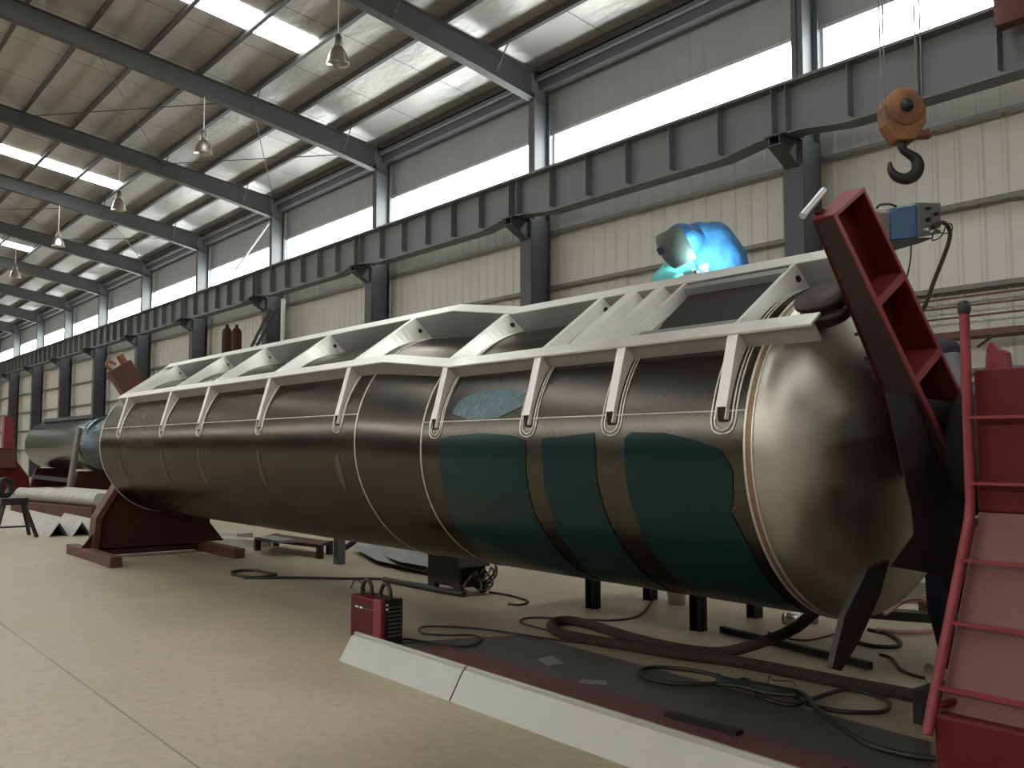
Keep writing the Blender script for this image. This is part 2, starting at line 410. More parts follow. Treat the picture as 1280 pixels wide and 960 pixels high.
# bridge crane carriage end at the right edge and its hook
t = thing('crane_end_carriage', (bx, 4.3, zt + .09), 'faded red wheel carriage riding on the crane runway beam at the right edge', 'crane carriage')
b = MB(); b.box((bx - .2, 3.2, zt + .12), (bx + .2, 5.06, zt + .55)); b.box((bx - .28, 3.0, zt + .5), (bx + .28, 4.6, zt + .62))
b.build('carriage_beam', M['red_dusty'], t, .02)
pb = P(1246, 12, X=11.2); MB().box((11.1, pb.y - 1.2, 6.52), (11.32, pb.y, zt + .5)).build('buffer_housing', M['red_dusty'], t, .02)
for yy in (3.5, 4.7): MB().cyl((bx - .09, yy, zt + .29), (bx + .09, yy, zt + .29), .2, 24).build('wheel', M['black_steel'], t)
b = MB(); b.box((-12, 4.55, zt + .55), (11.4, 4.9, 7.95)); gird = struct(b.build('crane_girder', M['red_dusty']))

hk = Vector((9.0, 4.92, 4.85))
t = thing('crane_hook_block', hk, 'crane hook block with worn orange sheave housing hanging on wire ropes', 'crane hook')
ry = Vector((.62, -.78, 0)).normalized()   # direction of the rope pairs
rv = Vector((.783, -.622, 0))
rdep = Vector((.622, .783, 0))
b = MB()
prof = [(0, -.13), (.17, -.125), (.2, -.1), (.2, .1), (.17, .125), (0, .13)]
b.lathe(hk + Vector((0, 0, .2)), rdep, prof, 36)
b.prism([hk + rv * x + Vector((0, 0, z)) - rdep * .1 for x, z in ((-.22, .22), (.22, .24), (.21, .05), (.1, -.14), (-.1, -.14), (-.2, .02))], rdep * .2)
b.build('sheave_housing', M['orange'], t, .015)
b = MB(); b.lathe(hk + Vector((0, 0, .2)) - rdep * .135, -rdep, [(.065, 0), (.065, .02), (.035, .025), (.035, .04), (0, .04)], 24); b.build('axle_cap', M['black_steel'], t)
b = MB(); b.cyl(hk + Vector((0, 0, -.12)), hk + Vector((0, 0, -.2)), .045, 16)
b.build('swivel', M['black_steel'], t)
b = MB(); b.cyl(hk + rv * .12 + Vector((0, 0, -.07)) - rdep * .05, hk + rv * .25 + Vector((0, 0, -.07)) - rdep * .05, .05, 14); b.build('limit_weight', M['red_dusty'], t)
hp = [(0, -.17), (.01, -.22), (.07, -.26), (.135, -.31), (.155, -.39), (.12, -.47), (.03, -.515), (-.07, -.49), (-.125, -.42), (-.13, -.34)]
hr = [.035, .038, .045, .055, .062, .064, .06, .05, .036, .014]
pts = spline([hk + rv * x + Vector((0, 0, z)) for x, z in hp], 6)
rad = [hr[min(int(i / 6), 9)] + (hr[min(int(i / 6) + 1, 9)] - hr[min(int(i / 6), 9)]) * (i % 6) / 6 for i in range(len(pts))]
MB().tube(pts, .05, 12, radii=rad).build('hook', M['black_steel'], t)
for dx in (-.2, -.165, .16, .215):
    MB().cyl(hk + rv * dx + Vector((0, 0, .2)), hk + rv * dx + Vector((0, 0, 3.0)), .008, 8).build('wire_rope', M['rope'], t)

# pendant lamps under the rafters
def lamp(loc, ztop, label):
    t = thing('pendant_lamp', loc, label, 'lamp', 'pendant lamps below the roof')
    x, y, z = loc
    MB().cyl((x, y, z + .3), (x, y, ztop), .012, 8).build('rod', M['win_frame'], t)
    b = MB(); b.lathe((x, y, z), (0, 0, 1), [(0, .34), (.035, .34), (.05, .32), (.05, .3), (.065, .29), (.065, .14), (.05, .12)], 20); b.build('ballast_housing', M['lampdark'], t)
    b = MB()
    for sx in (-.085, .085): b.bar((x + sx, y, z + .1), (x + sx * .5, y, z + .3), .012, .02)
    b.build('bracket', M['win_frame'], t)
    prof = [(.05, .13), (.09, .10), (.135, .03), (.165, -.06), (.185, -.15), (.2, -.19), (.205, -.2), (.195, -.195), (.175, -.15), (.155, -.06), (.12, .03), (.08, .09)]
    b = MB(); b.lathe((x, y, z), (0, 0, 1), prof, 28); b.build('lamp_shade', M['chrome'], t)
    b = MB(); b.lathe((x, y, z), (0, 0, 1), [(.03, .09), (.04, 0), (.06, -.06), (.05, -.12), (0, -.15)], 18); b.build('bulb', M['lamp_glass'], t)
    return t
lp = [(7.55, YN[5], 8.42), (7.5, YN[6], 8.38), (7.45, YN[7], 8.33), (7.33, YN[8], 8.36), (7.25, YN[9], 8.2)]
ln = ['pendant lamp hanging largest, from the rafter right of the bright roof skylight', 'pendant lamp in front of the second rafter, left of the high windows', 'pendant lamp just past the end of the second skylight strip, on the third rafter', 'pendant lamp on the fourth rafter, above the third short skylight', 'farthest pendant lamp, tiny, at the left edge of the photo']
for (l, n) in zip(lp, ln): lamp(l, roof_z(l[0]) - .6, n)

# ------------------------------------------------------------------ the tank on its rotating fixture
CX, CZ, R = 4.81, 1.59, .93
TH = math.radians(33.5)
UP = Vector((-math.sin(TH), 0, math.cos(TH))); LA = Vector((math.cos(TH), 0, math.sin(TH)))
YS, YT0, YT1, YE = 3.0, 5.98, 6.92, 14.4
OFF = .07
def off(y): return 0 if y <= YT0 else OFF if y >= YT1 else OFF * (y - YT0) / (YT1 - YT0)
def TF(l, u, y): return Vector((CX, y, CZ)) + LA * l + UP * u
def SH(phi, y, r=R):  # phi measured from tank-up towards the camera side, radians
    c = math.cos(phi)
    k = off(y) * (.5 + .5 * math.tanh(6 * c))
    return TF(-r * math.sin(phi), r * c + k, y)
def surf_u(l, y): return math.sqrt(max(0, R * R - l * l)) + off(y)
W = lambda deg: math.radians(deg) - TH   # world angle from vertical -> tank angle
tank = thing('tank_shell_assembly', (CX, 8.5, 0.0), 'long unpainted stainless steel tank rolled toward the viewer on a red fixture', 'tank')
def shell_strip(ya, yb, n=96, r=R):
    b = MB(); A = [SH(2 * pi * k / n, ya, r) for k in range(n + 1)]; B_ = [SH(2 * pi * k / n, yb, r) for k in range(n + 1)]
    b.strip(A, B_); return b
b = MB()
for ya, yb in ((YS, YT0), (YT0, YT1), (YT1, YE)):
    s_ = shell_strip(ya, yb); b.add(s_.v, s_.f, True)
b.build('shell', M['steel'], tank)
def ring(y, r, ro=R, n=120): return [SH(2 * pi * k / n, y, ro) for k in range(n)], r
for y, r in ((YT0, .007), (YT1, .007), (YS, .009), (YS - .045, .007), (YE, .008)):
    p, rr = ring(y, r); MB().tube(p, rr, 6, closed=True).build('weld_seam', M['weld'], tank)
n = 96
b = MB(); b.strip([SH(2 * pi * k / n, YS - .004, R + .002) for k in range(n + 1)], [SH(2 * pi * k / n, YS - .045, R + .001) for k in range(n + 1)]); b.build('head_flange', M['burnt'], tank)
# faint shadow bands where inner baffles were welded: bead lines
for y in (8.83, 10.42, 11.71):
    pass
def head(y, sgn, depth, m):
    prof = [(R, 0)]
    for k in range(1, 19):
        q = k / 18; rr = R * math.cos(q * pi / 2) ** .8; prof.append((rr, depth * math.sin(q * pi / 2) ** 1.15))
    b = MB(); nn = 96; vs = []; fs = []
    for rr, h in prof:
        for k in range(nn):
            a = 2 * pi * k / nn; s_ = rr / R
            c = math.cos(a); kk = off(y) * (.5 + .5 * math.tanh(6 * c)) * s_ ** .5
            vs.append(TF(-rr * math.sin(a), rr * c + kk, y + sgn * h))
    for i in range(len(prof) - 1):
        for k in range(nn): fs.append((i * nn + k, i * nn + (k + 1) % nn, (i + 1) * nn + (k + 1) % nn, (i + 1) * nn + k))
    b.add(vs, fs, True); b.build('dished_head', m, tank)
head(YS - .045, -1, .36, M['steel_head']); head(YE, 1, .3, M['steel_head'])
# grinding stripe on the near head
# longitudinal seams
b = MB(); b.tube([SH(W(77.5), y, R + .001) for y in (YS, 4, 5, YT0)], .005, 6); b.build('weld_seam', M['weld'], tank)
b = MB(); b.tube([SH(W(75.5), y, R + .001) for y in (YT1, 9, 12, YE)], .005, 6); b.build('weld_seam', M['weld'], tank)

# protective film panels
def film(outline, name, m, lift=.004, parent=tank):
    """outline: list of (Y, world angle deg) polygon, star shaped; filled on the shell"""
    cy = sum(p[0] for p in outline) / len(outline); ca = sum(p[1] for p in outline) / len(outline)
    b = MB(); K = 34; n = len(outline); vs = []; fs = []
    for k in range(K + 1):
        t = k / K
        for (y, a) in outline:
            yy = cy + (y - cy) * t; aa = ca + (a - ca) * t; vs.append(SH(W(aa), yy, R + lift))
    for k in range(K):
        for i in range(n): fs.append((k * n + i, k * n + (i + 1) % n, (k + 1) * n + (i + 1) % n, (k + 1) * n + i))
    b.add(vs, fs, True); return b.build(name, m, parent)
def dense(pl, k=14):
    out = []
    for i in range(len(pl)):
        a, b_ = pl[i], pl[(i + 1) % len(pl)]
        for q in range(k): out.append((a[0] + (b_[0] - a[0]) * q / k, a[1] + (b_[1] - a[1]) * q / k))
    return out
f1 = [(5.73, 85.5), (5.6, 84.2), (5.25, 83), (4.9, 84.2), (4.75, 86.2), (4.735, 89.4), (4.75, 102), (4.765, 116), (4.75, 128), (4.72, 200), (5.77, 200), (5.78, 124), (5.735, 111), (5.725, 100)]
f2 = [(4.575, 85.6), (4.41, 85.1), (4.1, 83.8), (4.085, 90), (4.09, 101), (4.083, 114), (4.07, 124), (4.06, 200), (4.62, 200), (4.6, 124), (4.584, 115), (4.581, 102), (4.565, 90)]
f3 = [(3.845, 86), (3.79, 83.8), (3.546, 84.2), (3.316, 86.8), (3.156, 89.9), (3.098, 94.4), (3.078, 97.4), (3.1, 105), (3.135, 110), (3.11, 116), (3.094, 122), (3.09, 200), (3.82, 200), (3.83, 122), (3.84, 113), (3.848, 101), (3.845, 90)]
for f in (f1, f2, f3): film(dense(f), 'protective_film', M['film'])['label'] = 'dark teal protective film'
f4 = [(5.62, 74), (5.58, 69), (5.5, 66), (5.3, 64), (5.0, 64.3), (4.83, 66.5), (4.79, 69.5), (4.84, 72.6), (5.05, 76.6), (5.2, 77.3), (5.38, 77)]
film(dense(f4, 4), 'protective_film', M['film_loose'], .006)['label'] = 'bubbled blue film patch'

# brighter steel bands laid on the shell below the front gussets
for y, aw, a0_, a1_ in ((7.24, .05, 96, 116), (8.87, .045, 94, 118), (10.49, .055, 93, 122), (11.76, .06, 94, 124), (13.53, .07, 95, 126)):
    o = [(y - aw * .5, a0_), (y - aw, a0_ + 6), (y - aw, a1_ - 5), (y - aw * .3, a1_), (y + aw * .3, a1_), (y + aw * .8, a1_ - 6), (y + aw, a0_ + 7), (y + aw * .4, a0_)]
    film(dense(o, 6), 'brighter_band', M['steel_band'], .002)
# top rails, cross ribs, side gussets (walkway frame leans a little more than the arm)
TWK = math.radians(38)
WU = Vector((-math.sin(TWK), 0, math.cos(TWK))); WL = Vector((math.cos(TWK), 0, math.sin(TWK)))
def TW(l, u, y): return Vector((CX, y, CZ)) + WL * l + WU * u
def SHW(a, y, r=R):   # shell point at signed angle a from walkway-up (positive = far side)
    return SH(TWK - TH - a, y, r)
def surf_w(l, y): return (SHW(math.asin(max(-1, min(1, l / R))), y) - Vector((CX, y, CZ))).dot(WU)
def walk(y):
    t = 0 if y <= 5.75 else 1 if y >= 6.65 else (y - 5.75) / .9
    m = lambda p, q: p + (q - p) * t
    return m(-.29, -.245), m(1.003, 1.095), m(.575, .70), m(.98, 1.05)   # near edge l, u; far edge l, u
FLW = .105
def rail(sgn, ya, yb):
    ys = [ya] + [y for y in (5.75, 6.65) if ya < y < yb] + [yb]
    top, web = MB(), MB()
    def sec(y):
        ln, un, lf, uf = walk(y); l, u = (ln, un) if sgn < 0 else (lf, uf); i_ = -sgn
        A = [TW(l + i_ * q, u + z, y) for q, z in ((0, -.012), (FLW, -.012), (FLW, 0), (0, 0))]
        lw = l + i_ * (.028 if sgn < 0 else FLW); ub = max(surf_w(lw, y) - .004, u - .3)
        B_ = [TW(lw - .005, ub, y), TW(lw + .005, ub, y), TW(lw + .005, u - .004, y), TW(lw - .005, u - .004, y)]
        return A, B_
    for y0, y1 in zip(ys[:-1], ys[1:]):
        (a0, b0), (a1, b1) = sec(y0), sec(y1)
        for mb, p, q in ((top, a0, a1), (web, b0, b1)): mb.add(p + q, [(0, 1, 2, 3), (7, 6, 5, 4), (0, 4, 5, 1), (1, 5, 6, 2), (2, 6, 7, 3), (3, 7, 4, 0)])
    ro = top.build('side_rail', M['alu'], tank); web.build('rail_web', M['alu_dull'], ro)
rail(-1, 2.66, 14.0); rail(1, 2.8, 14.1)
GY = [3.14, 3.96, 4.73, 5.80, 7.24, 8.87, 10.49, 11.76, 13.53]
def rib(y, wide=.09, m='alu'):
    ln, un, lf, uf = walk(y); ln += FLW * .35; lf -= FLW * .9; b = MB(); n = 14
    def row(dy, du, under):
        out = []
        for k in range(n + 1):
            l = ln + (lf - ln) * k / n; ut = un + (uf - un) * k / n - .002
            out.append(TW(l, (min(ut - .02, surf_w(l, y) - .004)) if under else ut + du, y + dy))
        return out
    # folded plate: sloping face towards the near end, narrow crown, upright back
    f0, f1, c1, k0 = row(-wide * .55, 0, True), row(0, 0, False), row(wide * .45, 0, False), row(wide * .5, 0, True)
    for p, q in ((f0, f1), (f1, c1), (c1, k0)):
        b.strip(p, q, False)
    r = b.build('cross_rib', M[m], tank)
    so = r.modifiers.new('thick', 'SOLIDIFY'); so.thickness = .006
    for dy in (-wide * .55 - .03, -wide * .55 - .055):
        MB().tube([TW(ln + (lf - ln) * k / n, surf_w(ln + (lf - ln) * k / n, y) + .004, y + dy) for k in range(n + 1)], .0055, 6).build('weld_pad', M['weld'], r)
    l = lf - .07; us = surf_w(l, y); q = .5; p0 = TW(l, us + (uf - us) * q, y - wide * .55 * (1 - q)); 
    nrm = (WU * (wide * .55) - Vector((0, 1, 0)) * (uf - us)).normalized()
    MB().cyl(p0 + nrm * .001, p0 + nrm * .007, .02, 14).build('drain_hole', M['flat_black'], r)  # black disc drawn for the shaded hole
    MB().bar(TW(lf + .02, us - .02, y + .07), TW(lf + .03, uf - .02, y + .07), .012, .05, (0, 1, 0)).build('end_angle', M['alu_dull'], r)
for y in GY:
    if y > 4: rib(y, .15 if y > 5 else .09)
rib(13.98, .1)
for y in (3.16, 3.97): rib(y, .05)
for y, hw in ((4.2, .06), (4.46, .075)):
    ln, un, lf, uf = walk(y); ln += FLW * .3; lf -= FLW * .9; b = MB()
    b.hexa([TW(ln, un - .1, y - hw - .02), TW(lf, uf - .1, y - hw - .02), TW(lf, uf - .1, y + hw + .02), TW(ln, un - .1, y + hw + .02), TW(ln, un + .002, y - hw + .02), TW(lf, uf + .002, y - hw + .02), TW(lf, uf + .002, y + hw - .02), TW(ln, un + .002, y + hw - .02)])
    b.build('step_channel', M['alu'], tank, .012)
# hatch well between the two rear ribs
ln, un, lf, uf = walk(3.5)
for l in (ln + .13, lf - .2): MB().hexa([TW(l - .006, .9, 3.18), TW(l + .006, .9, 3.18), TW(l + .006, .9, 3.93), TW(l - .006, .9, 3.93), TW(l - .006, un - .02, 3.18), TW(l + .05, un - .02, 3.18), TW(l + .05, un - .02, 3.93), TW(l - .006, un - .02, 3.93)]).build('hatch_coaming', M['alu_dull'], tank)
b = MB(); l0, l1 = ln + .14, lf - .21; b.hexa([TW(l0, .90, 3.2), TW(l1, .90, 3.2), TW(l1, .90, 3.9), TW(l0, .90, 3.9), TW(l0, .938, 3.2), TW(l1, .938, 3.2), TW(l1, .938, 3.9), TW(l0, .938, 3.9)]); b.build('hatch_dark_slab', M['flat_black'], tank)  # solid black slab: the hatch well's shade put into its colour
def gusset(y, sgn):
    ln, un, lf, uf = walk(y); l, u = (ln, un) if sgn < 0 else (lf, uf); wd = .034
    a0 = math.radians(42.5 if sgn < 0 else 66); lw = l + (.03 if sgn < 0 else -FLW); a_in = abs(math.asin(lw / R)) if sgn * lw > 0 else -abs(math.asin(lw / R))
    def sp(a): return SHW(sgn * a, y, R + .002)
    arc = [sp(a_in + (a0 - a_in) * k / 8) for k in range(9)]
    outw = (sp(a0) - Vector((CX, sp(a0).y, CZ))).normalized()
    top = TW(l - sgn * .012, u - .014, y); topi = TW(lw, u - .014, y); nib = sp(a0) + outw * .03
    b = MB(); poly = [top, topi] + arc + [nib]
    for dy in (-wd, wd - .006): b.prism([p + Vector((0, dy, 0)) for p in poly], (0, .006, 0))
    q = top + (nib - top) * .86; t2 = (nib - top).cross(Vector((0, 1, 0))).normalized() * .004
    if t2.dot(outw) < 0: t2 = -t2
    v = Vector((0, wd, 0))
    b.hexa([top - v, top + v, q + v, q - v, top - v + t2, top + v + t2, q + v + t2, q - v + t2])
    g = b.build('side_gusset', M['alu'], tank)
    def spy(a, dy): return sp(a) + Vector((0, dy, 0))
    for k_, ww in ((0, wd + .022), (1, wd + .045)):
        a1 = a0 + math.radians(2.6 + 1.2 * k_)
        path = [spy(a_in + (a0 - a_in) * k / 10, -ww) for k in range(11)] + [spy(a1 - .008, -ww * .75), spy(a1 + .012, 0), spy(a1 - .008, ww * .75)] + [spy(a_in + (a0 - a_in) * k / 10, ww) for k in range(10, -1, -1)]
        MB().tube(spline(path, 3), .0055, 6).build('weld_pad', M['weld'], g)
    b = MB(); b.prism([q - v * .8 - t2, q + v * .8 - t2, sp(a0 + .01) + v * .8, sp(a0 + .01) - v * .8], outw * .004); b.build('channel_mouth', M['flat_black'], g)  # black plate standing in for the shade inside the channel
    MB().bar(topi - v * 1.6 + WU * -.0, sp(a_in) - v * 1.6, .012, .012).build('tie_plate', M['alu_dull'], g)
for y in GY:
    gusset(y, -1); gusset(y, 1)
# drawn tie plate between each gusset and the web
# manhole collar behind the arm
mo = P(1032, 378, Y=2.75)
b = MB(); b.lathe(mo - UP * .1, UP, [(.1, 0), (.1, .05), (.145, .05), (.145, .075), (.1, .075), (.1, .12), (.15, .12), (.15, .15), (0, .155)], 40); b.build('manhole_collar', M['dark_maroon'], tank)

# ------------------------------------------------------------------ rotating headstock with red arm
hs = thing('rotator_headstock', (4.9, 1.2, 0), 'red rotator headstock with ladder and tilted channel arm holding the near tank end', 'positioner')
yf = 1.93
# box body: upright front, sloped foot, base
b = MB()
b.prism([(4.06, yf, 1.935), (4.06, yf, 1.33), (5.75, yf, 1.33), (5.75, yf, 1.935)], (0, -2.6, 0))
b.build('housing', M['red'], hs, .01)
MB().prism([(4.06, yf, 1.33), (3.68, yf, .56), (6.0, yf, .56), (5.75, yf, 1.33)], (0, -2.6, 0)).build('sloped_skirt', M['red_dusty'], hs, .008)
b = MB(); b.box((3.62, -.8, 0), (6.1, yf - .012, .57)); b.build('base_box', M['red'], hs, .012)
# ladder: stile and rungs along the viewer's face
b = MB(); px_ = [(4.0, yf, 2.19), (4.0, yf, 1.7), (4.0, yf, 1.38), (3.985, yf, 1.3), (3.62, yf, .56), (3.59, yf, .49)]
st = b.tube(px_, .021, 12).build('ladder_stile', M['red_bright'], hs)
b = MB(); b.lathe((4.0, yf, 2.17), (0, 0, 1), [(0, .06), (.018, .055), (.027, .035), (.027, .018), (.022, 0)], 16); b.build('stile_cap', M['black_steel'], st)
def front_x(z): return 4.0 if z > 1.35 else 4.0 - (1.35 - z) * .473
for z in (1.728, 1.452, 1.14, .9, .66):
    x = front_x(z); b = MB(); b.bar((x, yf, z), (x, -.7, z), .04, .012); b.build('rung', M['red_bright'], hs)
MB().tube([(4.0, -.72, 2.19), (4.0, -.72, 1.38), (3.62, -.72, .56)], .021, 12).build('ladder_stile', M['red_bright'], hs)
b = MB(); b.tube([(3.64, yf - .03, .6), (3.86, yf - .1, .62)], .015, 8); b.build('ladder_brace', M['red'], hs)
# rotor and face plate
b = MB(); b.lathe((CX, yf + .005, CZ), (0, 1, 0), [(0, 0), (.33, 0), (.33, .34), (0, .34)], 48); b.build('rotor', M['black_steel'], hs)
b = MB(); b.prism([P(x, y, Y=2.4) for x, y in ((1106, 490), (1190, 503), (1214, 530), (1216, 640), (1192, 752), (1172, 718), (1112, 708), (1141, 668), (1138, 635))], (0, -.006, 0)); b.build('dark_infill', M['flat_black'], hs)  # thin near-black plate filling the space between tank head and ladder
q = [(1112, 700), (1100, 745), (1075, 800), (1052, 839), (1040, 836), (1056, 770), (1085, 712)]
b = MB(); b.prism([P(x, y, Y=2.5) for x, y in q], (0, .03, 0)); b.build('hanging_fin', M['black_steel'], hs)
b = MB(); b.box((4.03, yf - .01, .45), (5.8, yf + .05, 1.3)); b.build('face_plate', M['maroon'], hs)
# the channel arm
def arm_sec(u):
    t = (1.42 - u) / 1.2
    return 2.475 - .125 * t, 2.59 - .03 * t      # (edge towards viewer, edge towards tank)
L0, L1 = -.16, .16; UA, UB = -.1, 1.42
def armq(l0, l1, fy0, fy1, ua, ub):
    p = []
    for u in (ua, ub):
        y0, y1 = arm_sec(u)
        ya = y0 + (y1 - y0) * fy0; yb = y0 + (y1 - y0) * fy1
        p += [TF(l0, u, ya), TF(l1, u, ya), TF(l1, u, yb), TF(l0, u, yb)]
    return p
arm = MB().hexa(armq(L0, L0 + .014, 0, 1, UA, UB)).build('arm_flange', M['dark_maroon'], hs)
MB().hexa(armq(L1 - .014, L1, 0, 1, UA, UB)).build('arm_flange', M['red'], hs)
MB().hexa(armq(L0, L1, .86, 1, UA, UB)).build('arm_web', M['red'], hs)
MB().hexa(armq(L0, L1, -.02, 1, UB - .012, UB + .006)).build('arm_end_plate', M['red_bright'], hs)
MB().hexa(armq(L0 - .004, L0 + .022, -.04, .02, UA, UB)).build('arm_edge', M['red_bright'], hs)
MB().hexa(armq(L1 - .018, L1 + .002, -.03, .02, UA, UB)).build('arm_edge', M['red_bright'], hs)
for u in (.93, .49): MB().hexa(armq(L0 + .01, L1 - .01, -.01, .9, u - .012, u + .03)).build('arm_stiffener', M['red_bright'], hs)
y0, y1 = arm_sec(.2)
MB().cyl(TF(.03, .22, y1 - .05), TF(.03, .22, y1 - .025), .035, 18).build('bolt_hole', M['flat_black'], hs)  # black plug drawn for the dark inside the hole
b = MB(); b.prism([TF(.1, .12, y0 - .05), TF(.17, .3, y0 - .05), TF(.24, .26, y0 - .05), TF(.27, .0, y0 - .05), TF(.12, -.1, y0 - .05)], (0, .03, 0)); b.build('arm_lug', M['red_bright'], hs, .006)
for u in (.95, .8, .66, .55, .1, -.1): MB().cyl(TF(L0 - .012, u, arm_sec(u)[1] - .008), TF(L0 - .012, u, arm_sec(u)[1] + .008), .009, 8).build('bolt', M['flat_black'], hs)
# pipe handle beside the arm top
a = TF(L0 + .02, 1.47, 2.66); c_ = TF(L0 - .07, 1.42, 2.60)
p0, p1 = P(1003, 270, Y=2.58), P(1030, 238, Y=2.58)
b = MB(); b.cyl(p0, p0 + (p1 - p0) * 1.0, .017, 14); pc = b.build('pipe_handle', M['win_frame'], hs)
b = MB(); b.bar(P(1020, 262, Y=2.58), P(1030, 268, Y=2.58), .03, .03); b.build('handle_bracket', M['maroon'], pc)
# bracket on the housing roof
b = MB(); lx = 4.12; b.prism([(lx, y_, z_) for y_, z_ in ((1.91, 1.93), (1.90, 2.03), (1.885, 2.055), (1.86, 2.04), (1.845, 2.015), (1.83, 2.02), (1.815, 2.005), (1.81, 1.93))], (.05, 0, 0)); br = b.build('roof_lug', M['red_bright'], hs, .006)
MB().cyl((lx + .02, 1.945, 2.04), (lx + .02, 1.875, 2.085), .006, 8).build('lever', M['black_steel'], br)

# blue wire feeder carried on a bracket behind the arm
fd = thing('wire_feeder', (5.4, 2.95, 2.9), 'small blue and grey wire feeder box on a tray behind the red arm top', 'welding feeder')
yb_ = 2.9
q = lambda x, y_, dy=0: P(x, y_, Y=yb_) + Vector((0, dy, 0))
b = MB(); A = [q(1115, 300), q(1150, 296), q(1150, 254), q(1115, 260)]; b.prism(A, (.0, .22, 0)); b.build('case', M['blue'], fd, .006)
A = [q(1146, 297), q(1174, 292), q(1174, 254), q(1146, 253)]
b = MB(); b.prism([v - Vector((0, .012, 0)) for v in A], (0, .2, 0)); fp = b.build('front_panel', M['grey_box'], fd, .006)
for (x, y_) in ((1156, 261), (1156, 275), (1166, 268)):
    MB().cyl(q(x, y_, -.012), q(x, y_, -.04), .012, 14).build('knob', M['knob'], fp)
for (x, y_) in ((1153, 288), (1161, 290), (1169, 287)):
    MB().cyl(q(x, y_, -.012), q(x, y_, -.035), .009, 12).build('socket', M['white'], fp)
b = MB(); b.prism([q(1092, 296), q(1114, 302), q(1114, 262), q(1090, 260)], (0, .16, 0)); b.build('spool_cover', M['lampdark'], fd, .02)
b = MB(); b.tube(spline([q(1096, 260), q(1100, 256), q(1112, 255), q(1120, 258)], 4), .008, 8); b.build('handle', M['rubber'], fd)
b = MB(); b.prism([q(1090, 300), q(1115, 314), q(1150, 304), q(1168, 297), q(1150, 297), q(1115, 300)], (0, .22, 0)); b.bar(q(1098, 300, .05), TF(L1 + .02, 1.18, 2.56), .05, .03); b.build('tray', M['black_steel'], fd)
def fxy(pl, y=yb_, dy=0): return [P(x, v, Y=y) + Vector((0, dy, 0)) for x, v in pl]
b = MB(); b.tube(spline(fxy([(1166, 284), (1178, 278), (1186, 285), (1187, 298), (1180, 320), (1168, 350), (1158, 378), (1150, 396), (1146, 430), (1146, 470)], yb_ - .03), 6), .013, 10)
tag(b.build('hose', M['hose']), 'grey hose looping from the blue feeder down behind the red arm', 'hose')
b = MB(); b.tube(spline(fxy([(1139, 306), (1138, 325), (1134, 345), (1131, 362), (1130, 420)]), 6), .005, 8)
tag(b.build('cable', M['rubber']), 'thin black cable hanging below the blue feeder tray', 'cable')
b = MB(); b.tube(spline(fxy([(1170, 287), (1180, 292), (1190, 288), (1189, 280), (1183, 282), (1176, 296), (1165, 300), (1168, 288)], yb_ - .035), 5), .004, 8)
tag(b.build('cable', M['rubber']), 'small loose cable curled at the front of the blue feeder', 'cable')

# ------------------------------------------------------------------ tailstock at the far tank end
ts = thing('rotator_tailstock', (4.7, 14.9, 0), 'dark maroon plate tailstock on two floor feet under the far tank end', 'positioner')
b = MB()
yp = 14.75
b.prism([(3.93, yp, .1), (3.98, yp, .55), (4.35, yp, 1.25), (5.3, yp, 1.25), (5.62, yp, .9), (5.62, yp, .1)], (0, .14, 0)); b.build('support_plate', M['maroon'], ts)
b = MB(); b.prism([(3.86, yp - .06, .1), (3.9, yp - .06, .58), (4.3, yp - .06, 1.26), (4.36, yp - .06, 1.22), (3.98, yp - .06, .55), (3.94, yp - .06, .1)], (0, .3, 0)); b.build('side_flange', M['rust'], ts)
b = MB(); b.prism([(3.72, yp + .02, .13), (3.94, yp + .02, .42), (3.94, yp + .02, .13)], (0, .03, 0)); b.build('foot_gusset', M['maroon'], ts); b = MB(); b.prism([(5.86, yp + .02, .13), (5.61, yp + .02, .45), (5.61, yp + .02, .13)], (0, .03, 0)); b.build('foot_gusset', M['maroon'], ts)
for xa in (3.72, 5.44):
    b = MB(); b.box((xa, 13.3, 0), (xa + .16, 15.6, .14)); b.build('foot', M['rust'], ts, .008)
b = MB(); b.box((3.9, yp, .02), (5.5, yp + .1, .12)); b.build('tie_bar', M['maroon'], ts)
yr = 14.98
b = MB(); b.hexa([TF(.05, -.5, yr), TF(.42, -.5, yr), TF(.42, -.5, yr + .2), TF(.05, -.5, yr + .2), TF(.05, 1.36, yr), TF(.42, 1.36, yr), TF(.42, 1.36, yr + .2), TF(.05, 1.36, yr + .2)]); b.build('arm', M['rust'], ts)
b = MB(); b.tube(spline([TF(.12, 1.36, yr + .1), TF(.09, 1.45, yr + .1), TF(.16, 1.5, yr + .1), TF(.22, 1.4, yr + .1)], 5), .022, 8); b.build('arm_clamp', M['orange'], ts)
b = MB(); b.cyl(TF(.34, 1.36, yr + .1), TF(.34, 1.5, yr + .1), .06, 12); b.build('arm_bolt', M['orange'], ts)
b = MB(); b.lathe((CX, 14.78, CZ), (0, 1, 0), [(0, -.06), (.4, -.06), (.4, .3), (0, .3)], 32); b.build('rotor', M['maroon'], ts)

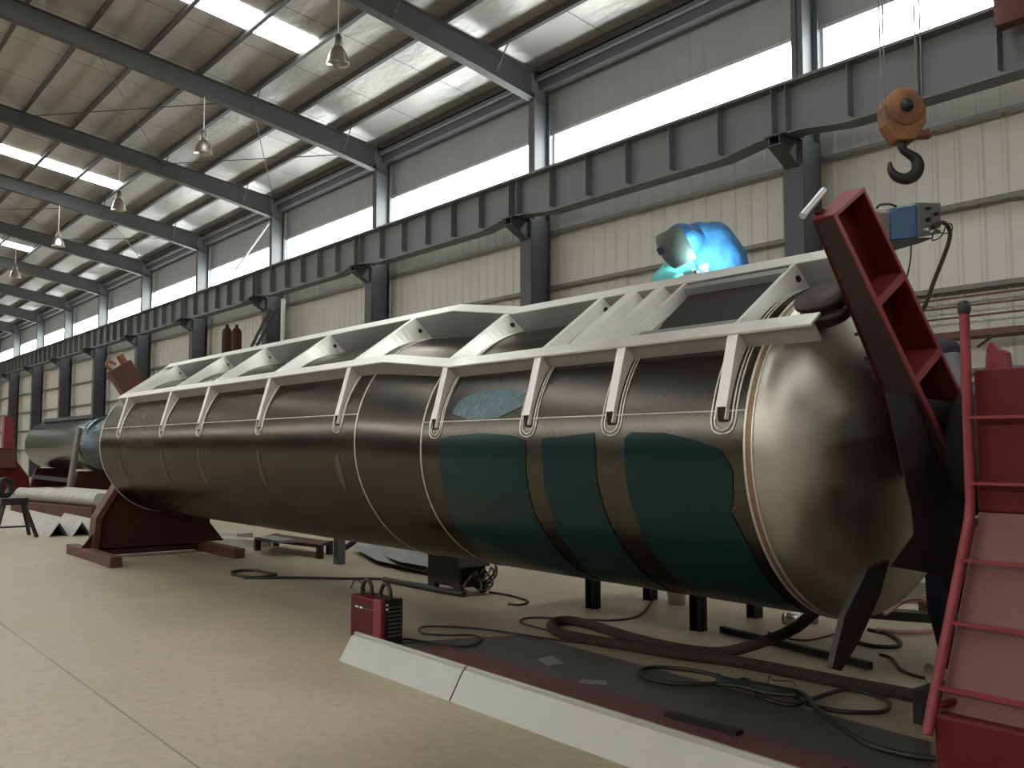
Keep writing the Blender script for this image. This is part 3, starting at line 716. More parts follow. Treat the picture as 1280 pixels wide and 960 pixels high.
# ------------------------------------------------------------------ welder working behind the tank
sc = thing('work_platform', (5.9, 4.4, 0), 'dark steel work platform on braced legs behind the tank, under the welder', 'platform')
ft = Vector((6.526, 5.578, 0)); ft2 = Vector((7.43, 5.66, 0))
b = MB(); b.box((5.84, 3.9, 1.9), (7.5, 7.1, 1.96)); b.build('deck', M['black_steel'], sc)
for (x, y) in ((6.526, 5.578), (7.43, 5.66), (6.6, 7.0), (7.43, 7.0)):
    lg = MB().box((x - .06, y - .05, 0), (x + .06, y - .04, 1.9)).box((x - .06, y + .04, 0), (x + .06, y + .05, 1.9)).box((x - .008, y - .05, 0), (x + .008, y + .05, 1.9)).build('leg', M['black_steel'], sc)
b = MB(); b.bar((6.526, 5.578, .33), (6.2, 5.578, .75), .04, .04); b.bar((6.526, 5.578, .33), (6.75, 5.578, .75), .04, .04); b.build('brace', M['black_steel'], sc)


WX = 5.15
def w(px, py, dx=0): return P(px, py, X=WX + dx)
pel = w(903, 362, .22); ch = w(886, 312, .12); nk = w(868, 302, .0); hd = w(850, 304, -.2)
shl = w(850, 328, .02); shr = w(872, 318, .3)
elb = w(826, 350, -.05); hnd = w(858, 349, -.12); elr = w(880, 345, .2); hnr = w(872, 344, 0)
pel.x += .1; knl = Vector((5.82, pel.y + .14, 2.42)); knr = Vector((5.9, pel.y - .12, 2.4))
ftl = Vector((6.0, pel.y + .14, 1.965)); ftr = Vector((6.12, pel.y - .12, 1.965))
person = capsules('person', M['skin'], [(pel, .13, ch, .15), (ch, .15, nk, .07), (nk, .06, hd, .085), (ch, .09, shl, .07), (ch, .09, shr, .07), (shl, .055, elb, .043), (elb, .042, hnd, .03), (shr, .055, elr, .043), (elr, .042, hnr, .03),
    (pel, .1, knl, .06), (knl, .06, ftl + Vector((0, 0, .06)), .045), (pel, .1, knr, .06), (knr, .06, ftr + Vector((0, 0, .06)), .045)])
tag(person, 'person in blue workwear and welding helmet bent over the far tank rail, welding', 'person')
pm = w(892, 303, .14); pm2 = w(905, 325, .2)
capsules('jacket', M['jacket'], [(pel, .165, pm2, .165), (pm2, .165, pm, .15), (pm, .15, ch, .155), (ch, .15, w(874, 297, .05), .115), (ch, .11, shr, .09), (shr, .08, elr, .062), (elr, .06, hnr + (elr - hnr) * .3, .05)], person, .012, 4)
capsules('sleeve', M['sleeve'], [(ch, .1, shl, .09), (shl, .085, elb, .066), (elb, .064, hnd + (elb - hnd) * .3, .05)], person, .012, 4)
capsules('trousers', M['trousers'], [(pel, .16, knl, .085), (knl, .08, ftl + Vector((0, 0, .1)), .06), (pel, .16, knr, .085), (knr, .08, ftr + Vector((0, 0, .1)), .06)], person, .014, 4)
# helmet: shell open towards the weld, with visor window
hv = Vector((-.70, .30, -.45)).normalized()
side = hv.cross(Vector((0, 0, 1))).normalized(); upv = side.cross(hv)
b = MB(); vs = []; fs = []
for i in range(13):
    for j in range(17):
        a = -1.45 + 2.9 * j / 16; e = -1.05 + 1.95 * i / 12
        vs.append(hd + hv * (.155 * math.cos(a) * max(.35, math.cos(e * .75))) + side * (.155 * math.sin(a) * (.75 + .25 * math.cos(e))) + upv * (.165 * math.sin(e * .95)))
for i in range(12):
    for j in range(16): fs.append((i * 17 + j, i * 17 + j + 1, (i + 1) * 17 + j + 1, (i + 1) * 17 + j))
b.add(vs, fs, True); hm = b.build('welding_helmet', M['helmet'], person)
so = hm.modifiers.new('thick', 'SOLIDIFY'); so.thickness = .006
b = MB(); b.cbox(hd + hv * .152 + upv * .02, (.10, .012, .05), Matrix((side, hv, upv)).transposed()); b.build('visor', M['flat_black'], hm)
capsules('hood', M['jacket'], [(hd - hv * .02 + upv * .02, .115, nk, .1)], person, .012, 4)
def hand(wr, aim, parent, m, name):
    aim = Vector(aim).normalized(); s_ = aim.cross(Vector((0, 0, 1))).normalized(); n_ = s_.cross(aim)
    seg = [(wr, .032, wr + aim * .06, .042), (wr + aim * .06, .04, wr + aim * .09, .038)]
    for k, (o_, L) in enumerate(((-.033, .07), (-.011, .08), (.011, .076), (.033, .06))):
        p0 = wr + aim * .09 + s_ * o_; p1 = p0 + aim * L * .5 - n_ * .012; p2 = p1 + aim * L * .3 - n_ * .035
        seg += [(p0, .0125, p1, .0115), (p1, .0115, p2, .010)]
    p0 = wr + aim * .03 - s_ * .038; p1 = p0 + aim * .04 - s_ * .022 - n_ * .015; p2 = p1 + aim * .035 - n_ * .012
    seg += [(p0, .016, p1, .013), (p1, .013, p2, .011)]
    return capsules(name, m, seg, parent, .006, 3)
hand(hnd, (.1, -.6, -.3), person, M['glove'], 'glove'); hand(hnr, (-.2, -.3, -.4), person, M['glove'], 'glove')
tor = thing('welding_torch', hnd, 'welding torch glowing at the far tank rail below the welder', 'welding torch')
wp = w(868, 338, -.05)
b = MB(); b.tube([hnd + Vector((.0, .02, .02)), hnd + Vector((.0, -.12, -.02)), wp], .012, 8); b.build('torch_neck', M['black_steel'], tor)
b = MB(); b.lathe(wp, (0, 0, 1), [(0, -.012), (.01, -.006), (.012, 0), (.01, .006), (0, .012)], 10); b.build('arc_flame', M['arc'], tor)
ld = bpy.data.lights.new('welding_arc_light', 'POINT'); ld.energy = 20; ld.color = (.55, .93, 1.); ld.shadow_soft_size = .03
lo = bpy.data.objects.new('welding_arc_light', ld); COL.objects.link(lo); lo.location = w(888, 332, -.2); lo.parent = tor; lo.matrix_parent_inverse = Matrix.Translation(-tor.location)

# second worker, mostly hidden behind the headstock
S2 = lambda x, y, dx=0: P(x, y, X=6.3 + dx)
pl2 = S2(1178, 560, .05); c2 = S2(1170, 455, .0); n2 = S2(1148, 432, -.02); h2 = S2(1130, 415, -.05)
s2a = S2(1184, 440, -.15); e2a = S2(1194, 478, -.2); w2a = S2(1186, 520, -.3)
p2 = capsules('person', M['skin'], [(pl2, .14, c2, .16), (c2, .14, n2, .07), (n2, .06, h2, .09), (c2, .1, s2a, .07), (s2a, .055, e2a, .045), (e2a, .042, w2a, .03), (c2, .1, S2(1150, 450, .2), .06),
    (pl2, .1, Vector((pl2.x, pl2.y + .05, .5)), .065), (Vector((pl2.x, pl2.y + .05, .5)), .06, Vector((pl2.x + .05, pl2.y, .06)), .05), (pl2, .1, Vector((pl2.x + .2, pl2.y - .05, .5)), .065), (Vector((pl2.x + .2, pl2.y - .05, .5)), .06, Vector((pl2.x + .25, pl2.y - .05, .06)), .05)])
tag(p2, 'person in dark purple jacket with grey sleeve, half hidden behind the red headstock', 'person')
capsules('jacket', M['purple'], [(pl2, .17, c2, .185), (c2, .17, n2, .1), (c2, .12, s2a, .09)], p2, .013, 4)
capsules('sleeve', M['greycloth'], [(s2a, .082, e2a, .066), (e2a, .064, w2a, .045)], p2, .012, 4)
capsules('trousers', M['trousers'], [(pl2, .16, Vector((pl2.x, pl2.y + .05, .5)), .085), (Vector((pl2.x, pl2.y + .05, .5)), .08, Vector((pl2.x + .05, pl2.y, .1)), .06), (pl2, .16, Vector((pl2.x + .2, pl2.y - .05, .5)), .085), (Vector((pl2.x + .2, pl2.y - .05, .5)), .08, Vector((pl2.x + .25, pl2.y - .05, .1)), .06)], p2, .014, 4)
capsules('hair', M['rubber'], [(h2 + Vector((0, 0, .02)), .1, h2 + Vector((.02, -.02, .03)), .098)], p2, .012, 3)
hand(w2a, (-.2, .1, -.9), p2, M['glove'], 'glove')

# ------------------------------------------------------------------ floor things near the viewer
def FL(pts, z): return [P(x, y, Z=z) for x, y in pts]
# folded sheet panels
def sheet(ya, yb, label):
    prof = [(3.485, .0), (3.592, .178), (3.606, .172), (3.610, .194), (3.618, .2), (3.636, .2), (3.645, .188), (3.66, .02)]
    th = .004; b = MB()
    for k in range(len(prof) - 1):
        (x0, z0), (x1, z1) = prof[k], prof[k + 1]
        d = Vector((x1 - x0, 0, z1 - z0)).normalized(); nn = Vector((d.z, 0, -d.x)) * th
        b.hexa([(x0, ya, z0), (x1, ya, z1), (x1, yb, z1), (x0, yb, z0), (x0 + nn.x, ya, z0 + nn.z), (x1 + nn.x, ya, z1 + nn.z), (x1 + nn.x, yb, z1 + nn.z), (x0 + nn.x, yb, z0 + nn.z)])
    return tag(b.build('folded_sheet_panel', M['alu_floor']), label, 'sheet panel', 'folded sheet panels on the floor')
sheet(5.03, 6.48, 'pale folded metal sheet panel on the floor, the end in front of the red welder')
sheet(1.2, 5.015, 'pale folded metal sheet panel running out of the photo at the bottom')
b = MB(); b.box((4.08, 2.6, .008), (4.34, 6.3, .03)); tag(b.build('flat_bar', M['purple_red']), 'dark maroon flat bar lying on the floor behind the folded sheet panels', 'bar')
b = MB(); b.prism(FL([(930, 934), (965, 922), (1060, 958), (1010, 968)], .05), (0, 0, -.05)); tag(b.build('steel_plate', M['purple_red']), 'maroon steel plate at the bottom of the photo beside the panel lip', 'plate')
b = MB(); b.prism([(3.78, 2.0, .001), (5.05, 2.7, .001), (5.2, 6.35, .001), (3.8, 6.9, .001)], (0, 0, .006)); tag(b.build('dark_floor_layer', M['floor_dark']), 'thin dark layer on the floor under the cables between panels and thick hose', 'floor plate')  # thin dark polygon laid over the floor behind the panels

# red welding machine
wd = thing('welding_machine', (4.03, 6.9, 0), 'red and black welding machine with two loop handles behind the folded panel', 'welding machine')
x0, x1, ya, yb, hz = 3.93, 4.13, 6.62, 7.12, .38
b = MB(); b.box((x0, ya + .03, .03), (x1, yb, hz)); b.build('case', M['red'], wd, .012)
b = MB(); b.box((x0 - .004, ya, .02), (x1 + .004, ya + .05, hz + .004)); fr_ = b.build('front_panel', M['black_steel'], wd, .01)
b = MB(); b.box((x0 - .006, ya - .004, .02), (x0 + .035, ya + .12, hz + .005)); b.build('front_pillar', M['red_bright'], wd, .008)
for k in range(8): MB().box((x0 + .06, ya - .006, .09 + k * .032), (x1 - .012, ya + .002, .1 + k * .032)).build('louvre', M['grey_box'], fr_)
b = MB(); b.box((x0 - .004, ya + .16, .275), (x0 + .001, yb - .06, .31)); np_ = b.build('name_plate', M['black_steel'], wd)
for k, (ww, c_) in enumerate(((.05, 'white'), (.045, 'white'), (.05, 'red_bright'), (.06, 'red_bright'))):
    y_ = yb - .09 - k * .075; MB().box((x0 - .006, y_ - ww, .285), (x0 - .003, y_, .298)).build('marking', M[c_], np_)
for z_ in (.345, .31): MB().cyl((x0 + .05, ya - .012, z_), (x0 + .05, ya, z_), .009, 10).build('indicator', M['white'], fr_)
for yy in (ya + .1, yb - .1):
    pts = [(x0 + .1 - .0, yy - .075, hz), (x0 + .1, yy - .07, hz + .07), (x0 + .1, yy - .02, hz + .115), (x0 + .1, yy + .03, hz + .11), (x0 + .1, yy + .075, hz + .05), (x0 + .1, yy + .08, hz)]
    MB().tube(spline(pts, 5), .017, 10).build('handle', M['rubber'], wd)
for yy in (ya + .06, yb - .06):
    MB().box((x0 + .02, yy - .03, 0), (x1 - .02, yy + .03, .03)).build('foot', M['rubber'], wd)
MB().tube(spline([(x0 + .12, yb - .05, hz), (x0 + .1, yb + .02, hz + .09), (x0 + .06, yb + .05, hz + .1), (x0 + .02, yb + .03, hz + .04)], 5), .006, 8).build('lead', M['cable_green'], wd)

def ground_tube(name, pts, r, m, label, cat, lift=0., raised=()):
    """pts pixels on the floor; raised: {index: extra height}"""
    P3 = []
    for i, (x, y) in enumerate(pts):
        p = P(x, y, Z=r + lift); P3.append(p)
    for i, dz in raised: P3[i] = P(pts[i][0], pts[i][1], Y=P3[i].y + dz[0]) if isinstance(dz, tuple) else P3[i]
    o = MB().tube(spline(P3, 8), r, 12).build(name, M[m]); return tag(o, label, cat)
# thick wrapped hose
pts = [(960, 800), (905, 815), (850, 811), (790, 797), (745, 783), (715, 776), (695, 777), (689, 784), (702, 792), (735, 799), (790, 808), (850, 818), (920, 827), (1000, 842), (1060, 854), (1110, 863), (1150, 871)]
P3 = [P(x, y, Z=.04) for x, y in pts]
P3[0] = P(960, 800, Y=P3[1].y - .32); P3 = [TF(-.0, -.965, 3.35), P(1010, 772, Y=P3[1].y - .75), P(990, 787, Y=P3[1].y - .55)] + P3
tag(MB().tube(spline(P3, 8), .042, 14).build('wrapped_hose', M['hose']), 'thick brown wrapped hose looping on the floor and rising to the tank end', 'hose')
ground_tube('cable', [(820, 745), (800, 768), (770, 775), (720, 774), (665, 772), (650, 777), (670, 784), (690, 789)], .009, 'rubber', 'thin dark cable curving from under the tank to the thick hose', 'cable')
ground_tube('cable', [(486, 800), (510, 799), (535, 803), (580, 808), (602, 800), (590, 794), (560, 794), (530, 792), (524, 786), (540, 783), (600, 786), (700, 800), (745, 803)], .009, 'rubber', 'thin black cable coiled on the floor beside the red welding machine', 'cable', .012)
ground_tube('welding_cable', [(900, 845), (860, 837), (820, 834), (800, 838), (806, 846), (830, 853), (870, 855), (910, 853), (935, 850), (950, 870), (990, 881), (1020, 872), (1060, 862), (1100, 872), (1112, 882), (1100, 890), (1050, 889), (1010, 880), (990, 868)], .014, 'rubber', 'black welding cable in flat loops on the dark floor layer below the thick hose', 'cable', .012)
ground_tube('welding_cable', [(900, 850), (950, 858), (1000, 866), (1020, 885), (1045, 905), (1085, 930), (1130, 943), (1180, 950)], .017, 'cable_green', 'dark green cable running from the cable coil to the bottom of the headstock', 'cable', .03)
b = MB()
for k in range(4): b.tube(spline(FL([(896, 846 + k * 3), (925, 852 + k * 2), (960, 857 + k * 3), (995, 866 + k)], .05 + .012 * k), 6), .015, 8)
tag(b.build('cable_bundle', M['cable_green']), 'dark green taped cable bundle on top of the black cable loops', 'cable bundle')
b = MB(); b.tube(spline(FL([(960, 853), (962, 844), (966, 850), (975, 851), (990, 852), (995, 858)], .09), 5), .004, 6)
tag(b.build('wire', M['rust']), 'thin curled brown wire sticking up from the green cable bundle', 'wire')
ground_tube('cable', [(290, 718), (320, 722), (370, 722), (430, 723), (480, 724), (530, 731), (560, 738)], .016, 'rubber', 'long black cable on the floor leading left from the dark machine', 'cable')
b = MB(); b.tube(spline(FL([(480, 724), (510, 730), (545, 737), (580, 743)], .03), 6), .032, 10); tag(b.build('cable_bundle', M['rubber']), 'dark cable bundle on the floor at the left foot of the dark machine', 'cable bundle')
ground_tube('cable', [(612, 740), (640, 745), (660, 752), (650, 756), (635, 755)], .012, 'rubber', 'short cable curl on the floor right of the dark machine', 'cable')
ground_tube('cable', [(290, 715), (300, 713), (320, 713), (335, 716), (345, 718), (330, 721), (305, 722)], .018, 'rubber', 'black cable end loop on the floor right of the tailstock foot', 'cable')

# dark machine under the tank
dm = thing('dark_power_source', (6.2, 8.5, 0), 'dark box machine with tangled leads standing on the floor under the tank', 'machine')
b = MB(); b.box((6.0, 8.45, .08), (6.35, 9.1, .72)); b.build('case', M['black_steel'], dm, .02)
b = MB(); b.box((5.98, 8.4, .3), (6.37, 8.46, .7)); b.build('front_panel', M['grey_box'], dm, .01)
for (x, y) in ((6.02, 8.5), (6.33, 8.5), (6.02, 9.0), (6.33, 9.0)): MB().cyl((x - .03, y, .07), (x + .03, y, .07), .07, 18).build('wheel', M['rubber'], dm)
for k in range(6):
    cx_ = 6.1 + .05 * k; pts = [(cx_ + .1 * math.cos(a + k), 8.36 + .05 * math.sin(a * 2 + k), .14 + .1 * math.sin(a) + .012 * k) for a in [2 * pi * q / 10 for q in range(10)]]
    MB().tube(spline(pts, 3, True), .012, 6, closed=True).build('lead', M['rubber' if k % 2 else 'lampdark'], dm)
# low trolley, stub post, scrap sheets
tl = thing('low_trolley', (6.8, 14.0, 0), 'low dark four legged trolley on the floor left of the tank underside', 'trolley')
tA = [P(322, 672, Z=.2), P(400, 681, Z=.2), P(412, 676, Z=.2), P(345, 667, Z=.2)]
b = MB(); b.prism(tA, (0, 0, -.05)); b.build('deck', M['rust'], tl)
for p in tA:
    MB().box((p.x - .04, p.y - .04, 0), (p.x + .04, p.y + .04, .2)).build('leg', M['black_steel'], tl)
b = MB(); pp = P(345, 672, Z=.25); b.box((pp.x - .15, pp.y - .4, .2), (pp.x + .15, pp.y + .4, .24)); tag(b.build('scrap_plate', M['alu_dull']), 'grey scrap plate lying on the low dark trolley', 'plate')
sp_ = P(424, 705, Z=0)
st_ = thing('stub_post', sp_, 'short grey steel post standing on the floor behind the long black cable', 'post')
b = MB(); b.box((sp_.x - .06, sp_.y - .06, 0), (sp_.x + .06, sp_.y + .06, .42)); b.build('post', M['frame_grey'], st_); b = MB(); b.tube(spline([(sp_.x + .05, sp_.y, .2), (sp_.x + .2, sp_.y - .05, .3), (sp_.x + .25, sp_.y - .05, .4)], 4), .04, 10); b.build('hook_arm', M['black_steel'], st_)
for k, (q, lab) in enumerate((([(440, 688), (470, 684), (548, 708), (530, 716), (470, 704)], 'bent silver scrap sheet on the floor right of the stub post'), ([(470, 692), (520, 690), (548, 700), (550, 713), (500, 706)], 'crumpled silver sheet overlapping the bent scrap sheet left of the dark machine'))):
    A = FL(q, .03 + .06 * k); rr = random.Random(k)
    A = [p + Vector((0, 0, rr.uniform(0, .08))) for p in A]; c0 = sum(A, Vector()) / len(A) + Vector((0, 0, .1))
    b = MB(); b.add(A + [c0], [(i, (i + 1) % len(A), len(A)) for i in range(len(A))]); o = b.build('scrap_sheet', M['alu_dull'])
    so = o.modifiers.new('thick', 'SOLIDIFY'); so.thickness = .006
    tag(o, lab, 'scrap sheet')
for k, (q, lab) in enumerate((([(672, 824), (690, 819), (706, 829), (684, 832)], 'thin bent metal strip lying on the dark floor layer, left one'), ([(724, 853), (726, 849), (758, 851), (758, 855)], 'thin shiny metal strip lying on the dark floor layer, right one'))):
    b = MB(); b.prism(FL(q, .012), (0, 0, -.004)); tag(b.build('metal_strip', M['alu_dull']), lab, 'metal strip')
b = MB(); b.bar(P(835, 895, Z=.03), P(925, 919, Z=.03), .07, .05); tag(b.build('steel_bar', M['black_steel']), 'dark flat bar on the floor just behind the panel lip', 'bar')
# white tub and bits under the tank
b = MB(); p = P(846, 755, Z=0); b.lathe(p, (0, 0, 1), [(0, 0), (.085, 0), (.1, .16), (.108, .16), (.108, .175), (.095, .175), (.08, .02), (0, .02)], 24); tag(b.build('plastic_tub', M['white']), 'small white plastic tub on the floor under the tank beside the platform leg', 'tub')
b = MB(); b.bar(P(902, 786, Z=.03), P(1088, 832, Z=.03), .05, .05); tag(b.build('steel_bar', M['black_steel']), 'long dark bar on the floor between platform leg and headstock, behind the fin', 'bar')
# things right, behind the fin
def longbar(a, c, w_, h_, m, name, label, cat, z=None):
    A = P(*a, Z=0 if z is None else z); B_ = P(*c, Z=0 if z is None else z)
    b = MB(); b.bar(A + Vector((0, 0, h_ / 2)), B_ + Vector((0, 0, h_ / 2)), w_, h_); return tag(b.build(name, M[m]), label, cat)
longbar((1070, 748), (1205, 756), .3, .22, 'alu_dull', 'steel_channel', 'long grey steel channel on the floor behind the tank end, farthest back', 'channel')
longbar((1075, 770), (1205, 780), .2, .08, 'black_steel', 'steel_channel', 'dark low channel on the floor in front of the long grey channel', 'channel')
p = P(1168, 772, Z=0); b = MB(); b.box((p.x - .1, p.y - .1, 0), (p.x + .12, p.y + .1, .2)); tag(b.build('small_crate', M['orange']), 'small rusty orange crate on the floor beside the ladder foot', 'crate')
P3 = [P(1105, 768, Z=.15), P(1130, 752, Z=.25), P(1155, 750, Z=.3), P(1174, 762, Z=.2), P(1178, 778, Z=.1), P(1168, 788, Z=.04), P(1130, 790, Z=.03), P(1095, 787, Z=.03)]
tag(MB().tube(spline(P3, 6), .02, 10).build('hose', M['cable_pink']), 'faded pink hose arching over the floor right of the fin', 'hose')
ground_tube('hose', [(1085, 787), (1110, 792), (1125, 802), (1120, 808), (1090, 807), (1070, 801), (1075, 794)], .016, 'rubber', 'small black hose loop on the floor right of the fin', 'hose')
ground_tube('cable', [(1100, 818), (1115, 823), (1128, 838), (1150, 846), (1170, 849)], .01, 'rubber', 'thin black cable on the floor leading to the short pipe', 'cable')
ground_tube('cable', [(960, 790), (985, 798), (1010, 800), (1035, 795), (1050, 790)], .008, 'rust', 'thin brown cable curving on the floor behind the fin', 'cable')
p = P(1162, 842, Z=.07); b = MB(); b.lathe(p, (.85, -.5, 0), [(.07, 0), (.07, .5), (.058, .5), (.058, 0), (.07, 0)], 24); tag(b.build('short_pipe', M['plank']), 'short open ended pipe lying on the floor beside the ladder foot', 'pipe')
p = P(1150, 905, Z=0); b = MB(); b.box((p.x - .02, p.y - .14, 0), (p.x + .3, p.y + .03, .2)); tag(b.build('steel_block', M['black_steel']), 'dark square steel block on the floor at the end of the thick hose', 'block')
for k in range(1): pass
p = P(1005, 778, Z=.05); b = MB(); b.lathe(p + Vector((0, .2, 0)), (.9, -.4, 0), [(.0, 0), (.06, .0), (.07, .1), (.05, .2), (.075, .3), (0, .32)], 14); tag(b.build('metal_fitting', M['chrome']), 'shiny metal fitting on the floor just left of the pointed fin', 'fitting')

# ------------------------------------------------------------------ background at the left
# trestle stool
tz = thing('work_trestle', (3.62, 19.0, 0), 'black splay legged work trestle at the left edge in front of the pale profiles', 'trestle')
tp = [P(3, 628, Y=19.6), P(28, 628, Y=19.4), P(26, 620, Y=20.2), P(6, 620, Y=20.4)]
zt_ = .68; c = P(16, 630, Z=zt_); c = Vector((4.0, 20.0, 0)); cx_, cy_ = 3.62, 19.0
b = MB(); b.box((cx_ - .22, cy_ - .12, .58), (cx_ + .22, cy_ + .12, .70)); b.build('top', M['black_steel'], tz)
for sx in (-1, 1):
    for sy in (-1, 1):
        b = MB(); b.bar((cx_ + sx * .16, cy_ + sy * .06, .6), (cx_ + sx * .34, cy_ + sy * .3, 0), .05, .05); b.build('leg', M['black_steel'], tz)
b = MB(); b.bar((cx_ - .28, cy_ - .22, .2), (cx_ + .28, cy_ - .22, .2), .03, .03); b.build('stretcher', M['black_steel'], tz)
# pale profiles stacked on the floor
prof_lbl = ['nearest the trestle, end ragged', 'second from the trestle', 'third from the trestle, open vee end', 'fourth from the trestle, open vee end', 'last in the row, nearest the tailstock']
ax = (P(20, 632, Z=0) - P(85, 675, Z=0)); ax = Vector((0, 1, 0))
for k in range(5):
    x = 4.3 + k * .36; y0 = 18.6 - .12 * k; L = max(.9, min(9.0, 20.9 + (5.38 - x) * 5.3 - 1.5 - y0))
    hh = .25 if k < 4 else .2; wv = .17
    b = MB(); q = [(x - wv, 0), (x, hh), (x + wv, 0)]
    for (xa, za), (xb, zb) in zip(q[:-1], q[1:]):
        b.add([(xa, y0, za), (xb, y0, zb), (xb, y0 + L, zb), (xa, y0 + L, za), (xa + .012, y0, za - .0), (xb + .0, y0, zb - .02), (xb, y0 + L, zb - .02), (xa + .012, y0 + L, za)], [(0, 1, 2, 3), (7, 6, 5, 4), (0, 4, 5, 1), (1, 5, 6, 2), (2, 6, 7, 3), (3, 7, 4, 0)])
    tag(b.build('folded_profile', M['plank']), 'long pale folded roof profile lying on the floor, ' + prof_lbl[k], 'profile', 'pale folded profiles on the floor')
for k in range(3):
    rr_ = .15; sh_ = Vector((.34 * k, -.1 * k, 0)); a = P(26 + 8 * k, 617, Z=.36 + rr_) + sh_; c_ = P(126, 625, Z=.36 + rr_) + sh_
    b = MB(); b.cyl(a, c_, rr_, 14)
    tag(b.build('wrapped_pipe', M['plank']), 'long pale wrapped pipe behind the folded profiles, ' + ['nearest to the profiles', 'middle one on the red beam', 'farthest back on the red beam'][k], 'pipe', 'wrapped pipes on the floor')
    for q in (a, c_): 
        pass
b = MB(); a = P(26, 617, Z=.51); c_ = P(126, 625, Z=.51); a.z = c_.z = .18; o_ = Vector((.3, -.1, 0)); b.bar(a + o_, c_ + o_, 1.1, .36); tag(b.build('floor_beam', M['rust']), 'wide dusty red beam on the floor carrying the pale wrapped pipes', 'beam')
b = MB(); a = P(84, 628, Z=0); b.cyl((a.x, a.y, 0), (a.x + .3, a.y + .1, 2.2), .09, 12); tag(b.build('leaning_pipe', M['lampdark']), 'dark grey pipe standing upright in front of the background tank', 'pipe')
for k, (a_, c2_, lb) in enumerate(((( 258, 664), (306, 668), 'white plank stack on the floor behind the tailstock, right of its plate'), ((262, 672), (330, 676), 'lower pale plank on the floor between the tailstock and the low trolley'))):
    A = P(*a_, Z=.1); B_ = P(*c2_, Z=.1); b = MB(); b.bar(Vector((A.x, A.y, .06)), Vector((B_.x, B_.y, .06)), .35, .12); tag(b.build('plank', M['plank']), lb, 'plank')
# background tank on a red frame
bt = thing('background_tank', (9.6, 42, 0), 'second silver tank wrapped in shiny film, far back at the left', 'tank')
b = MB(); b.lathe((9.6, 34.6, 1.75), (0, 1, 0), [(0, -.35), (.4, -.3), (.8, -.12), (.95, .05), (.97, .6)], 40); b.build('dished_head', M['wrap'], bt)
b = MB(); b.lathe((9.6, 35.2, 1.75), (0, 1, 0), [(.97, 0), (.97, 8.3), (.6, 8.6), (0, 8.7)], 40); b.build('shell', M['wrap'], bt)
b = MB(); b.box((9.2, 35.5, 2.66), (10.0, 43, 2.8)); b.build('walkway', M['wrap'], bt)
sb = thing('tank_stand', (9.6, 42, 0), 'dark red low stand under the background tank', 'stand')
b = MB(); b.prism([(8.7, 36.0, 0), (10.5, 36.0, 0), (10.3, 36.0, .77), (8.9, 36.0, .77)], (0, .3, 0)); b.build('support_plate', M['maroon'], sb)
b = MB(); b.prism([(8.7, 42.5, 0), (10.5, 42.5, 0), (10.3, 42.5, .77), (8.9, 42.5, .77)], (0, .3, 0)); b.build('support_plate', M['maroon'], sb)
b = MB(); b.box((8.8, 36.1, .35), (9.0, 42.8, .5)); b.build('side_beam', M['black_steel'], sb)
rh = thing('red_stand', (7.2, 37.5, 0), 'tall red machine stand with sloping foot at the left edge of the photo', 'machine stand')
Yr = 37.5
b = MB(); b.prism([P(5, 615.5, Y=Yr), P(38, 613.5, Y=Yr), P(36, 596, Y=Yr), P(22, 578, Y=Yr), P(19, 562, Y=Yr), P(0, 560, Y=Yr), P(-30, 617, Y=Yr)], (0, .5, 0)); b.build('base', M['red'], rh)
b = MB(); b.prism([P(4, 562, Y=Yr), P(19, 562, Y=Yr), P(16, 522, Y=Yr), P(6, 520, Y=Yr)], (0, .4, 0)); b.build('post', M['red_bright'], rh)
b = MB(); b.prism([P(-6, 562, Y=Yr), P(19, 562, Y=Yr), P(19, 585, Y=Yr), P(-6, 585, Y=Yr)], (0, -.2, 0)); b.build('gearbox', M['rust'], rh)
p = P(2, 623, Z=0); b = MB(); b.lathe((p.x, p.y, .34), (.5, -.8, 0), [(.18, 0), (.3, .02), (.34, .06), (.34, .16), (.3, .2), (.18, .22), (.16, .18), (.16, .04), (.18, 0)], 28); tag(b.build('tyre', M['rubber']), 'black tyre standing at the left edge in front of the red stand', 'tyre')
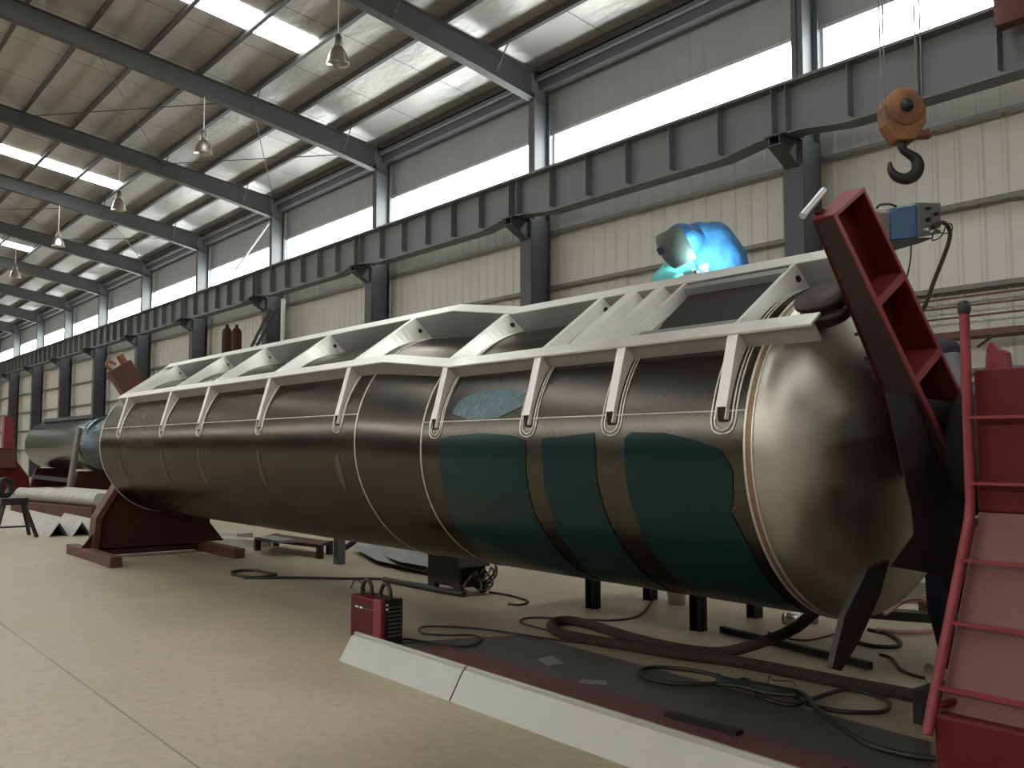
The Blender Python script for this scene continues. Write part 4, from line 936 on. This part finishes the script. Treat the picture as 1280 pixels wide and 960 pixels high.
# ladder and lockers by the wall columns
ldr = thing('leaning_ladder', P(315, 440, X=11.2), 'dark ladder leaning against a wall column above the tank', 'ladder')
a0, a1 = P(312, 438, X=11.2), P(338, 386, X=11.6); a0b = a0 + (a0 - a1) * 1.9
dv = Vector((0, -.42, 0))
for s_ in (0, 1): MB().bar(a0b + dv * s_, a1 + dv * s_, .05, .07).build('stile', M['black_steel'], ldr)
for k in range(12): q = a0b + (a1 - a0b) * (k + .5) / 12; MB().cyl(q, q + dv, .018, 8).build('rung', M['black_steel'], ldr)
for k, (xx, lab) in enumerate(((284, 'dark red cylinder standing by the wall behind the tank, left one'), (296, 'dark red cylinder standing by the wall behind the tank, right one'))):
    p = P(xx, 406, X=11.0)
    b = MB(); b.lathe((p.x, p.y, 0), (0, 0, 1), [(0, 0), (.15, 0), (.15, p.z - .25), (.12, p.z - .14), (.05, p.z - .08), (.05, p.z), (0, p.z)], 20); tag(b.build('gas_bottle', M['maroon']), lab, 'gas bottle', 'red cylinders by the wall')
p = P(354, 390, X=11.95); b = MB(); b.cyl((p.x, p.y, 0), (p.x, p.y, 6.0), .07, 12); tag(b.build('downpipe', M['win_frame']), 'pale grey downpipe running down beside a dark wall column behind the tank', 'pipe')
# pipe rack rails on the wall behind the headstock
rk = thing('wall_rack', (12.1, 6.0, 0), 'pipe rails and brown shelf fixed on the lower wall right of the red arm', 'rack')
for z in (3.56, 3.44, 3.3): MB().box((12.16, 2.2, z - .012), (12.19, 8.0, z + .012)).build('rail', M['rust'], rk)
for y in (6.62, 5.0, 3.4): MB().box((12.14, y - .025, 3.05), (12.2, y + .025, 3.6)).build('upright', M['rust'], rk)
b = MB(); b.box((11.85, 2.2, 3.0), (12.24, 8.0, 3.08)); b.build('shelf', M['rust'], rk)

# ------------------------------------------------------------------ light and view
wld = bpy.data.worlds.new('world'); scn.world = wld; wld.use_nodes = True
bg = wld.node_tree.nodes['Background']; bg.inputs[0].default_value = (.8, .9, 1, 1); bg.inputs[1].default_value = .6
scn.view_settings.view_transform = 'Standard'; scn.view_settings.look = 'None'; scn.view_settings.gamma = 1
scn.view_settings.exposure = 0.32; scn.view_settings.use_curve_mapping = False
scn.cycles.max_bounces = 6; scn.cycles.diffuse_bounces = 4; scn.cycles.glossy_bounces = 3
